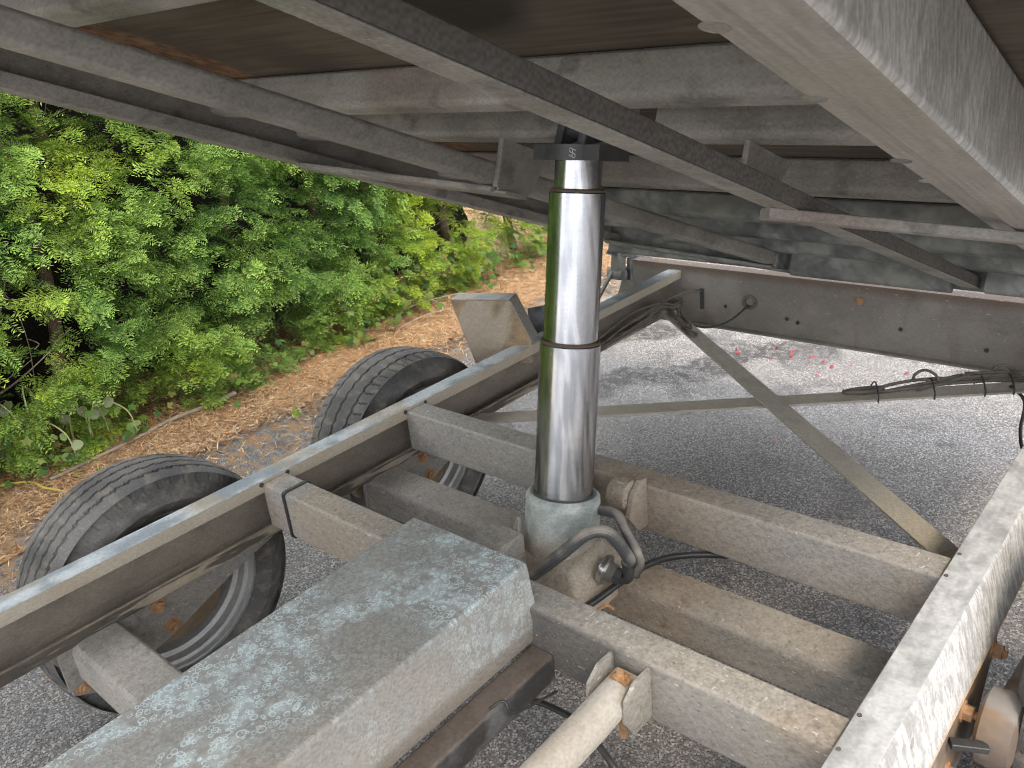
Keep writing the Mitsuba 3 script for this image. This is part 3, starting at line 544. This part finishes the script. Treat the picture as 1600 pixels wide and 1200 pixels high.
def wheel(xc, yc, sgn, style, lab):               # sgn: direction from the wheel towards the trailer
    zc = GROUND + .2675
    W_ = key('wheel', T); labels[W_] = {'label': lab}
    obj('tyre', tyre(xc, yc, zc, style), 'tyre_rubber', W_, smooth=40)
    prof = [(.188, .078), (.193, .074), (.190, .066), (.178, .064), (.176, .052), (.168, .050), (.166, .030), (.156, .026), (.152, -.02), (.140, -.03), (.06, -.032), (.0, -.034)]
    obj('rim', lathe([(a, h) for a, h in prof], (xc, yc, zc), (sgn, 0, 0), 96), 'rim_paint', W_, smooth=35)
    obj('rim', lathe([(.188, -.078), (.193, -.074), (.176, -.060), (.160, -.04), (.0, -.042)], (xc, yc, zc), (sgn, 0, 0), 64), 'rim_paint', W_, smooth=35)
    obj('brake_drum', lathe([(.0, .052), (.105, .050), (.122, .046), (.125, .03), (.125, -.02)], (xc, yc, zc), (sgn, 0, 0), 64), 'brake_drum_steel', W_, smooth=35)
wheel(-.138, -.640, 1, 0, 'near left wheel with block tread')
wheel(-.138, .073, 1, 1, 'far left wheel with zigzag grooves')
wheel(B + .16, .073, -1, 1, 'right wheel, only its inner sidewall in view')
for xs, s in ((-.012, -1), (B + .030, 1)):
    for dy in (0, -.71):
        if s > 0 and dy: continue
        a, h = V(xs, -.145 + dy, -.165), V(xs + s * .05, .073 + dy, GROUND + .2675)
        obj('suspension_arm', cat([lathe([(.0, 0), (.044, .0), (.054, .006), (.056, .026), (.051, .046), (.040, .052), (0, .053)], a, (s, 0, 0), 40),
             beam(a + V(s * .028, .02, 0), h - V(s * .022, .03, 0), (0, 0, 1), .034, .070, .012)]), 'rusty_arm_steel', T, smooth=40)
obj('hose_clip', beam((B + .012, -.225, -.150), (B + .052, -.20, -.155), (0, 0, 1), .016, .010, .002), 'black_cable', T)

bsdf('stained_steel', lambda p, n, uv: mix(mix((0.33, 0.27, 0.20), (0.44, 0.38, 0.30), F(p, 14.0, 4)), mix((0.13, 0.13, 0.09), (0.42, 0.27, 0.14), F(p, 40.0, 3)), smoothstep(0.45, 0.65, fbm(p.x * 22.0 - p.z * 8.0, p.y * 22.0, p.z * 5.0, 3))) * (0.8 + 0.4 * grain(p, 300.0)), 0.7)
# mudguard end bracket behind the far wheel
P1, P2, P3, P4 = V(-.150, .314, .130), V(.002, .384, .128), V(.048, .405, .010), V(-.098, .338, -.07)
nb = unit(np.cross(P2 - P1, V(0, 0, 1))); nb = nb if nb[1] > 0 else -nb
k = obj('mudguard_bracket', plate([P1, P2, P3, V(.046, .404, -.05), P4], nb, .003), 'stained_steel', T, label='folded bracket standing outside the left rail with a bluish top')
up_ = unit(P2 - P1)
for a, b in ((P1, P2), (P2, P3), (P4, P1)):
    e = unit(b - a); nn = np.cross(e, nb)
    obj('flange', plate([a, b, b + nb * .06, a + nb * .06], nn, .003), 'left_rail_steel' if a is P1 else 'chassis_steel', k, smooth=False)
Q1, Q2, Q3 = V(.0, .50, .075), V(.045, .515, .03), V(.05, .52, -.03)
obj('mudguard_bracket', cat([plate([V(-.03, .49, .07), V(.012, .51, .078), V(.055, .53, .0), V(.03, .52, -.05), V(-.03, .49, -.05)], nb, .003), plate([V(.012, .51, .078), V(.055, .53, .0), V(.055, .53, .0) + nb * .05, V(.012, .51, .078) + nb * .05], (1, 0, .6), .003)]), 'oily_steel', T)

# rear crossmember
rc = sheet([(-.045, .0145), (-.0025, .0145), (-.0025, -.1775), (-.045, -.1775), (-.045, -.165)], .004)
m = extrude(affinity.scale(rc, -1, 1, origin=(0, 0)), (-.15, 1.193, 0), (B + .16, 1.193, 0), (0, 1, 0))
RC = obj('rear_crossmember', m, 'rear_steel', T, label='deep brown grey crossmember at the rear end of the chassis')
if m.bounds[1][2] > .1 or m.bounds[0][2] > -.1: raise ValueError('rear crossmember flipped')
obj('lower_lip', box((-.149, 1.172, -.1795), (B + .159, 1.1905, -.1735), .002), 'rear_steel', RC)
obj('bolt', hexbolt((.640, 1.190, -.030), (0, -1, 0), .009, .005), 'rusty_bolt_steel', RC)
for x, z in ((.455, -.125), (.42, -.118), (.985, -.125), (.21, -.105), (.76, -.10)): obj('bolt_hole', hole((x, 1.1899, z), (0, -1, 0), .006), 'black_steel', RC)
obj('cable_grommet', trimesh.creation.torus(.019, .005, transform=trimesh.transformations.translation_matrix([.295, 1.188, -.08]) @ trimesh.transformations.rotation_matrix(math.pi / 2, [1, 0, 0])), 'dusty_cable', RC, smooth=True)
obj('slot', box((.118, 1.186, -.125), (.130, 1.190, -.055), .002), 'black_steel', RC)
obj('lamp_bracket', cat([plate([(-.20, 1.22, -.02), (-.13, 1.16, -.02), (-.09, 1.10, -.12), (-.20, 1.15, -.14)], (.5, -.85, 0), .004)]), 'zinc_steel', T)
# flat braces of the rear bay
def strap(p0, p1, w, t, mat, parent=T, up=(0, 0, 1), name='brace_strip', **kw): return obj(name, beam(p0, p1, up, w, t, .0015), mat, parent, smooth=30, **kw)
S1 = strap((.048, .145, -.113), (1.235, 1.035, -.113), .056, .006, 'brace_steel', label='flat brace strip carrying a cable bundle at its far end')
S2 = strap((.060, 1.075, -.106), (1.235, .112, -.106), .052, .006, 'brace_steel', label='flat brace strip running up to the right rail')
# cables: along the left rail and tied in bundles on the braces
cb = np.random.default_rng(5)
for i in range(5):
    o = cb.normal(0, .008, 2)
    obj('cable', tube([(.055 + o[0], .56, -.112 + i * .004), (.058 + o[0], .70, -.100 + o[1] + i * .004), (.066, .86, -.085 + i * .006 + o[1]), (.075, 1.00, -.078 + i * .005), (.095 + o[0], 1.06, -.090 + o[1])], .0042, 7, 8), 'dusty_cable', T, smooth=True)
obj('cable', tube([(.060, .90, -.085), (.070, 1.02, -.062), (.095, 1.12, -.055), (.124, 1.184, -.060)], .0042, 7, 8), 'dusty_cable', T, smooth=True)
obj('cable', tube([(.11, 1.06, -.085), (.16, 1.03, -.115), (.215, 1.06, -.135), (.26, 1.12, -.125), (.295, 1.183, -.088)], .0035, 7, 8), 'black_cable', T, smooth=True)
obj('cable', tube([(.17, .965, -.098), (.235, .915, -.094), (.265, .905, -.098), (.26, .885, -.100), (.20, .93, -.098)], .0042, 7, 8), 'dusty_cable', T, smooth=True)
for i in range(6):
    o = cb.normal(0, .010, 3); q0, q1 = V(.085, 1.055, -.095), V(.225, .940, -.092)
    obj('cable', tube([q0 + o, q0 * .6 + q1 * .4 + cb.normal(0, .012, 3) + V(0, 0, .008), q0 * .25 + q1 * .75 + cb.normal(0, .010, 3) + V(0, 0, .006), q1 + cb.normal(0, .006, 3)], .0048, 7, 6), 'dusty_cable', T, smooth=True)
d1 = unit(V(1.235 - .048, 1.035 - .145, 0))
def on1(s, side=0.0, z=-.100): return V(.048, .145, 0) + d1 * s + V(-d1[1], d1[0], 0) * side + V(0, 0, z)
for i in range(6):
    s0 = .93 + cb.uniform(0, .10) + (.10 if i > 3 else 0); o = cb.normal(0, .006, 8)
    obj('cable', tube([on1(s0, o[0], -.102), on1(s0 + .12, .006 + o[1], -.096 + .004 * i), on1(1.22, .010 + o[2], -.094 + .004 * i), on1(1.36, .006 + o[3], -.096 + .004 * i), on1(1.50, o[4], -.100 + .003 * i)], .0042, 7, 7), 'dusty_cable', T, smooth=True)
obj('cable', tube([on1(.93, .012, -.102), on1(.94, -.004, -.098), on1(.99, -.008, -.096), on1(1.02, .008, -.096), on1(.97, .014, -.098), on1(.93, .010, -.102)], .0055, 7, 7), 'dusty_cable', T, smooth=True)
for s in (1.00, 1.13, 1.245, 1.31): obj('cable_tie', tube([on1(s, -.030, -.118), on1(s, -.029, -.100), on1(s, 0, -.076), on1(s, .030, -.098), on1(s, .030, -.118)], .0019, 5, 4), 'black_cable', T, smooth=True)
for s in (1.12, 1.30): obj('cable', tube([on1(s - .03, .01, -.085), on1(s - .02, .02, -.070), on1(s, .018, -.060), on1(s + .02, .008, -.068), on1(s + .03, .0, -.085)], .0036, 6, 6), 'dusty_cable', T, smooth=True)
obj('cable', tube([(1.10, .93, -.105), (1.135, .93, -.14), (1.14, .90, -.20), (1.16, .86, -.235), (1.20, .84, -.245)], .0042, 7, 8), 'black_cable', T, smooth=True)

# ------------------------------------------------------------------ hydraulic ram
RAM = key('hydraulic_ram', T); labels[RAM] = {'label': 'polished telescopic hydraulic ram standing on a cast foot'}
A0 = V(.64, -.212, .025); AD = unit(V(0, .113, .58))
m, uv_ = barrel([(.0515, -.02), (.0520, 0), (.0520, .279), (.0500, .2815), (.0460, .2815)], A0, AD); obj('ram_stage', m, 'polished_steel', RAM, smooth=True, uv=uv_)
m, uv_ = barrel([(.0462, .24), (.0462, .529), (.0445, .5315), (.0395, .5315)], A0, AD); obj('ram_stage', m, 'polished_steel', RAM, smooth=True, uv=uv_)
m, uv_ = barrel([(.0385, .52), (.0385, .60)], A0, AD); obj('ram_stage', m, 'polished_steel', RAM, smooth=True, uv=uv_)
for rr, h in ((.0505, .2815), (.0448, .5315)): obj('wiper_ring', lathe([(rr - .008, -.001), (rr, -.001), (rr + .0005, .002), (rr - .001, .0045), (rr - .008, .0045)], A0 + AD * h, AD, 96), 'seal_ring', RAM, smooth=30)
obj('ram_collar', lathe([(.0525, .012), (.0600, .014), (.0655, .009), (.0668, .002), (.0668, -.028), (.0660, -.0295), (.0672, -.031), (.0672, -.085), (.060, -.12), (0, -.12)], A0 - AD * .004, AD, 96), 'cast_steel', RAM, smooth=30)
obj('wiper_ring', lathe([(.0505, -.002), (.0535, -.002), (.0535, .0125), (.0505, .0125)], A0, AD, 96), 'black_steel', RAM, smooth=30)
# cast foot: rounded trough-like block on its pivot
import manifold3d as m3
def hull_spheres(ss, refine=.012):
    m = m3.Manifold.batch_hull([m3.Manifold.sphere(rr, 40).translate(list(map(float, c))) for c, rr in ss])
    q = m.to_mesh(); return trimesh.Trimesh(q.vert_properties[:, :3], q.tri_verts, process=False)
foot = hull_spheres([((x, y, -.150), .012) for x in (.580, .728) for y in (-.312, -.185)] + [((x, y, -.098), .016) for x in (.582, .724) for y in (-.306, -.185)]
                    + [((x, -.285, -.078), .020) for x in (.600, .706)] + [((x, -.205, -.062), .018) for x in (.600, .706)])
obj('ram_foot', foot, 'cast_steel', RAM, smooth=40)
for x0, x1 in ((.660, .706), (.535, .575)):
    PL = obj('pivot_lug', lathe([(0, 0), (.026, 0), (.031, .005), (.031, x1 - x0 - .005), (.026, x1 - x0), (0, x1 - x0)], (x0, -.088, -.018), (1, 0, 0), 32), 'chassis_steel', RAM, smooth=40)
    obj('lug_plate', plate([(x1 + .002, -.0615, -.09), (x1 + .002, -.095, -.085), (x1 + .002, -.122, -.045), (x1 + .002, -.105, -.004), (x1 + .002, -.080, .014), (x1 + .002, -.0615, .012)], (1, 0, 0), .009), 'chassis_steel', PL)
obj('support_fin', plate([(.575, -.300, -.065), (.610, -.300, -.065), (.606, -.275, -.005), (.600, -.27, .0)], (-.3, -.9, .3), .006), 'chassis_steel', RAM)
fp = V(.738, -.240, -.074); fd = unit(V(.75, .12, -.20))
obj('port_nut', cat([lathe([(.0, .0), (.025, .0), (.027, .004), (.027, .010), (.021, .012), (.0, .0125)], fp, fd, 32), hexbolt(fp + fd * .012, fd, .018, .014, False)]), 'bright_nut', RAM, smooth=30)
obj('hose_elbow', tube([fp + fd * .022, fp + fd * .042, fp + fd * .052 + V(0, .0, .012), fp + fd * .050 + V(0, 0, .040)], .0095, 14, 6), 'black_cable', RAM, smooth=True)
obj('hose_nut', hexbolt(fp + fd * .022, fd, .015, .016, False), 'black_steel', RAM)
top = fp + fd * .050 + V(0, 0, .036)
obj('hydraulic_hose', tube([(.60, -.40, -.085), (.655, -.345, -.065), (.705, -.31, -.020), (.742, -.28, .018), (.772, -.258, .018), top + V(.004, 0, .012), top], .0108, 14, 8), 'hose_rubber', RAM, smooth=True)
obj('hydraulic_pipe', tube([(.700, -.19, .005), (.742, -.195, .012), (.775, -.215, .0), top + V(.012, .02, .0), top + V(.006, .012, -.03)], .0088, 14, 8), 'hose_rubber', RAM, smooth=True)
# head: block pinned under the bed
hx, hu = AD, V(1, 0, 0); hv = np.cross(AD, hu)
hc = A0 + AD * .592
head = sg.box(-.086, -.012, .066, .042).union(sg.Point(0, 0).buffer(.054, quad_segs=24)).union(sg.box(.040, -.040, .068, .042))
obj('ram_head', extrude(head, hc - AD * .012, hc + AD * .012, hu), 'black_steel', RAM)
obj('head_pin', lathe([(.0, -.034), (.014, -.034), (.014, .055), (0, .055)], hc + AD * .034, (1, 0, 0), 32), 'black_steel', RAM)
for x in (-.03, .016): obj('head_lug', plate([hc + AD * .0145 + V(x, -.03, 0), hc + AD * .0145 + V(x, .03, 0), hc + AD * .055 + V(x, .018, 0), hc + AD * .055 + V(x, -.018, 0)], (1, 0, 0), .014), 'oily_steel', RAM)
S_ = meshkit.text_mesh('S', .0135, .0006, False); S_.apply_translation(-S_.bounds.mean(0)); S_.vertices[:, 0] *= .62
mk = cat([S_.copy().apply_translation([-.0022, 0, 0]), S_.copy().apply_translation([.0022, -.002, 0])])
Tm = np.eye(4); fn = unit(V(.42, -.9, 0)); fn = unit(fn - AD * fn.dot(AD)); Tm[:3, 2] = fn; Tm[:3, 1] = AD; Tm[:3, 0] = np.cross(AD, fn); Tm[:3, 3] = hc + fn * .0543
mk.apply_transform(Tm); obj('double_s_mark', mk, 'white_mark', RAM, smooth=False)

# ------------------------------------------------------------------ pump cover, drawbar, strut
cz = .060
cl = [(V(.503, -.446, cz), V(.752, -.442, cz), V(.768, -.446, -.030), V(.764, -.450, -.072), V(.497, -.450, -.072)),
      (V(.545, -1.36, cz), V(.782, -1.30, cz), V(.797, -1.30, -.030), V(.770, -1.30, -.072), V(.540, -1.36, -.072))]
rr_ = sg.Polygon([(.0, 0), (1, 0), (1, 1), (0, 1)])
def loft(A, Bq, n=30):
    A, Bq = [np.array(x) for x in (A, Bq)]; v = []; k_ = len(A)
    for t in np.linspace(0, 1, n): v += list(A * (1 - t) + Bq * t)
    f = []
    for i in range(n - 1):
        for j in range(k_):
            j2 = (j + 1) % k_; f += [[i * k_ + j, (i + 1) * k_ + j, (i + 1) * k_ + j2], [i * k_ + j, (i + 1) * k_ + j2, i * k_ + j2]]
    for j in range(1, k_ - 1): f += [[0, j, j + 1], [(n - 1) * k_, (n - 1) * k_ + j + 1, (n - 1) * k_ + j]]
    m = trimesh.Trimesh(np.array(v), f, process=False); m.fix_normals(); return m
def rounded(loop, r=.006, seg=4):                 # round the corners of a loop of 3-D points
    out = []; n_ = len(loop)
    for i in range(n_):
        a, b, c = loop[i - 1], loop[i], loop[(i + 1) % n_]; p, q = b + unit(a - b) * r, b + unit(c - b) * r
        for t in np.linspace(0, 1, seg): out.append(p * (1 - t) ** 2 + 2 * b * t * (1 - t) + q * t * t)
    return out
obj('pump_cover', loft(rounded(cl[0]), rounded(cl[1])), 'cover_steel', T, smooth=35, label='long galvanised sheet metal cover spotted with white rust rings')
obj('drawbar_tube', beam((.585, -.308, -.0545), (.585, -.398, -.0545), (0, 0, 1), .078, .096, .007), 'chassis_steel', T)
obj('drawbar_rail', beam((.782, -.461, -.100), (.799, -1.5, -.100), (0, 0, 1), .046, .050, .008), 'oily_steel', T, smooth=30, label='dark oily rail along the foot of the pump cover')
obj('drawbar_rail', beam((.515, -.461, -.100), (.53, -1.5, -.100), (0, 0, 1), .05, .05, .008), 'oily_steel', T, smooth=30)
STR = key('strut', T); labels[STR] = {'label': 'round pale strut bolted to a forked bracket on the near crossmember'}
obj('strut_tube', tube([(.948, -.498, -.047), (.950, -.56, -.047), (.951, -1.6, -.047)], .0255, 28, 2, sm=False), 'strut_steel', STR, smooth=40)
obj('flattened_end', beam((.948, -.468, -.043), (.949, -.53, -.043), (0, 0, 1), .044, .030, .008), 'strut_steel', STR, smooth=40)
for x in (.915, .975): obj('fork_plate', plate([(x, -.4605, -.095), (x, -.4605, -.012), (x, -.495, -.010), (x, -.520, -.026), (x, -.524, -.060), (x, -.505, -.095)], (1, 0, 0), .005), 'chassis_steel', STR)
obj('bolt', cat([hexbolt((.948, -.487, -.028), (0, 0, 1), .011, .006), lathe([(0, 0), (.006, 0), (.006, -.10), (0, -.10)], (.948, -.487, -.028), (0, 0, 1), 12)]), 'rusty_bolt_steel', STR)
obj('black_cable', tube([(.60, -.40, -.31), (.66, -.392, -.293), (.70, -.380, -.292), (.762, -.371, -.302), (.81, -.378, -.320), (.86, -.39, -.35), (.93, -.42, -.42), (.98, -.44, -.468)], .0062, 10, 8), 'black_cable', T, smooth=True)
obj('black_cable', tube([(.73, -.345, -.125), (.752, -.275, -.112), (.764, -.21, -.105), (.775, -.150, -.105), (.80, -.093, -.112), (.86, -.040, -.118), (.95, .0, -.125), (1.2, .05, -.16)], .0062, 10, 8), 'black_cable', T, smooth=True)
obj('hose_clip', cat([beam((.752, -.335, -.112), (.775, -.318, -.105), (0, 0, 1), .012, .006, .002), tube([(.770, -.325, -.110), (.785, -.300, -.095), (.790, -.285, -.11)], .0035, 6, 4)]), 'rusty_bolt_steel', T)
obj('cable_tie', tube([(.802, -.60, -.072), (.812, -.58, -.068), (.826, -.575, -.085), (.842, -.50, -.095)], .0022, 6, 5), 'black_cable', T, smooth=True)

# ------------------------------------------------------------------ tipping bed
BED = key('tipping_bed', T); labels[BED] = {'label': 'raised tipping bed seen from below'}
obj('floor', bbox(-.205, 1.50, -1.75, 1.40, .0665, .085), 'floor_board', BED)
def cm(x0, x1, u0, w0=0.0, mat='bed_steel', d=.055, r=.012, top=.066): return obj('bed_crossmember', bbox(x0, x1, u0, u0 + d, w0, top, r), mat, BED)
for u0 in (-1.55, -1.11): cm(-.155, 1.150, u0)
cm(-.155, 1.150, -.657); cm(-.155, 1.150, -.188)
cm(-.155, .700, .020); cm(.768, 1.150, .020)
cm(-.155, 1.150, .459)
cm(-.155, 1.150, .92, 0, 'zinc_steel'); cm(-.155, 1.150, 1.10, -.020, 'zinc_steel', .06)
for u0 in (.459, .92): cm(1.2560, 1.455, u0)
# right bearer with the stepped strip and its holes
obj('bed_bearer', beam(bp(1.2225, -1.75, .0080), bp(1.2225, 1.36, .0080), BW, .063, .116, .010), 'bed_bearer_steel', BED, label='broad pale bearer along the right of the bed')
strip = extrude(rbox(.0425, .106, .008), bp(1.1690, -1.75, .0125), bp(1.1690, 1.36, .0125), (1, 0, 0))
k = obj('bearer_strip', strip, 'bed_bearer_steel', BED)
for u in (-.95, -.519, -.319, -.045, .079): obj('plug_hole', extrude(sg.Point(0, 0).buffer(.0125, quad_segs=8).difference(sg.Point(0, 0).buffer(.0105, quad_segs=8)), bp(1.157, u, -.0402), bp(1.157, u, -.0412), (1, 0, 0)), 'bed_steel', k, smooth=False); obj('plug', extrude(sg.Point(0, 0).buffer(.0104, quad_segs=8), bp(1.157, u, -.0399), bp(1.157, u, -.0408), (1, 0, 0)), 'bed_steel', k, smooth=False)
# left side rail and left bearer
sr = sheet([(.062, -.026), (.062, -.0515), (.0, -.0515), (.0, .062), (.05, .062)], .004)
def bedprof(poly, x, u0, u1, mat, **kw):
    m = trimesh.creation.extrude_polygon(poly, u1 - u0, engine='earcut'); Tm = np.eye(4)
    Tm[:3, 0], Tm[:3, 1], Tm[:3, 2], Tm[:3, 3] = V(1, 0, 0), BW, -BU, bp(x, u1, 0); m.apply_transform(Tm)
    return obj('side_rail', m, mat, BED, **kw)
bedprof(sr, -.218, -1.75, 1.405, 'bed_steel')
bedprof(affinity.scale(sr, -1, 1, origin=(0, 0)), 1.515, -1.75, 1.40, 'bed_steel')
# the two long runners hung under the crossmembers, with their hangers
obj('runner', beam(bp(.423, -1.7, -.060), bp(.423, 1.36, -.060), BW, .042, .040, .009), 'bed_steel', BED)
bsdf('shaded_runner_steel', lambda p, n, uv: mix((0.075, 0.069, 0.062), (0.125, 0.116, 0.104), F(p, 9.0, 4)) * (0.7 + 0.6 * grain(p, 260.0)), 0.7)  # shade inside the open channel painted as a darker steel
k = obj('runner', beam(bp(.945, -1.7, -.0640), bp(.945, 1.36, -.0640), BW, .040, .028, .003), 'shaded_runner_steel', BED, label='middle runner, channel shade painted dark on its side and pale below')
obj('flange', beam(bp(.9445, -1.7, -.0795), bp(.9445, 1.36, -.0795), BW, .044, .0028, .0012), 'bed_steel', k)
for u0, dark in ((.040, 'bed_steel'), (1.26, 'zinc_steel')):
    k = obj('hanger', cat([plate([bp(.4465, u0, -.088), bp(.4465, u0, .0), bp(.4465, u0 + .12, .0), bp(.4465, u0 + .10, -.06), bp(.4465, u0 + .08, -.088)], (1, 0, 0), .005)]), dark, BED)
    obj('edge_lip', cat([beam(bp(.447, u0 - .003, -.084), bp(.447, u0 - .003, .005), V(1, 0, 0), .012, .012, .004), beam(bp(.440, u0 - .003, -.088), bp(-.155, u0 - .003, -.058), BW, .012, .010, .003)]), dark, k)
    obj('cross_lip', beam(bp(.470, u0 + .03, -.0925), bp(-.155, u0 + .03, -.0625), BW, .060, .006, .002), dark, k)
    k = obj('hanger', plate([bp(.9145, u0, -.055), bp(.9145, u0, .0), bp(.9145, u0 + .15, .0), bp(.9145, u0 + .10, -.055)], (1, 0, 0), .005), dark if dark == 'bed_steel' else 'black_steel', BED)
    obj('edge_lip', beam(bp(.917, u0 - .003, -.05), bp(.917, u0 - .003, .005), V(1, 0, 0), .006, .010, .003), dark, k)
obj('cross_strap', beam(bp(.925, .115, -.0900), bp(1.215, .430, -.0610), BW, .036, .017, .003), 'bed_steel', BED)
# rear beam of the bed
obj('rear_beam', cat([bbox(.475, .905, 1.30, 1.345, -.100, -.004, .012), bbox(.985, 1.50, 1.30, 1.345, -.092, -.004, .012), bbox(-.20, 1.50, 1.346, 1.40, -.085, .064, .01)]), 'zinc_steel', BED)
obj('rear_beam', bbox(.10, 1.15, 1.20, 1.26, -.045, .03, .010), 'zinc_steel', BED)
# side walls of the bed, above the floor
for x in (-.222, 1.517): obj('side_panel', beam(bp(x, -1.75, .25), bp(x, 1.38, .25), BW, .030, .328, .004), 'zinc_steel', BED)
obj('side_panel', bbox(-.205, 1.50, -1.78, -1.752, .067, .41, .004), 'zinc_steel', BED)
# latch hanging at the left rear corner of the bed
LT = obj('tail_latch', beam(bp(-.2, 1.41, -.06), bp(-.2, 1.435, -.17), BU, .034, .050, .006), 'zinc_steel', BED, smooth=30)
obj('latch_bolt', lathe([(0, -.03), (.020, -.03), (.022, 0), (.020, .03), (0, .03)], bp(-.2, 1.425, -.155), (1, 0, 0), 24), 'zinc_steel', LT)
obj('latch_handle', beam(bp(-.21, 1.41, -.15), bp(-.215, 1.35, -.262), BU, .012, .012, .003), 'zinc_steel', LT)
obj('latch_hook', beam(bp(-.185, 1.47, -.09), bp(-.18, 1.49, -.165), BU, .014, .030, .003), 'oily_steel', LT)
obj('latch_arm', beam(bp(-.21, 1.36, -.088), bp(-.13, 1.53, -.085), BW, .012, .014, .003), 'oily_steel', LT)
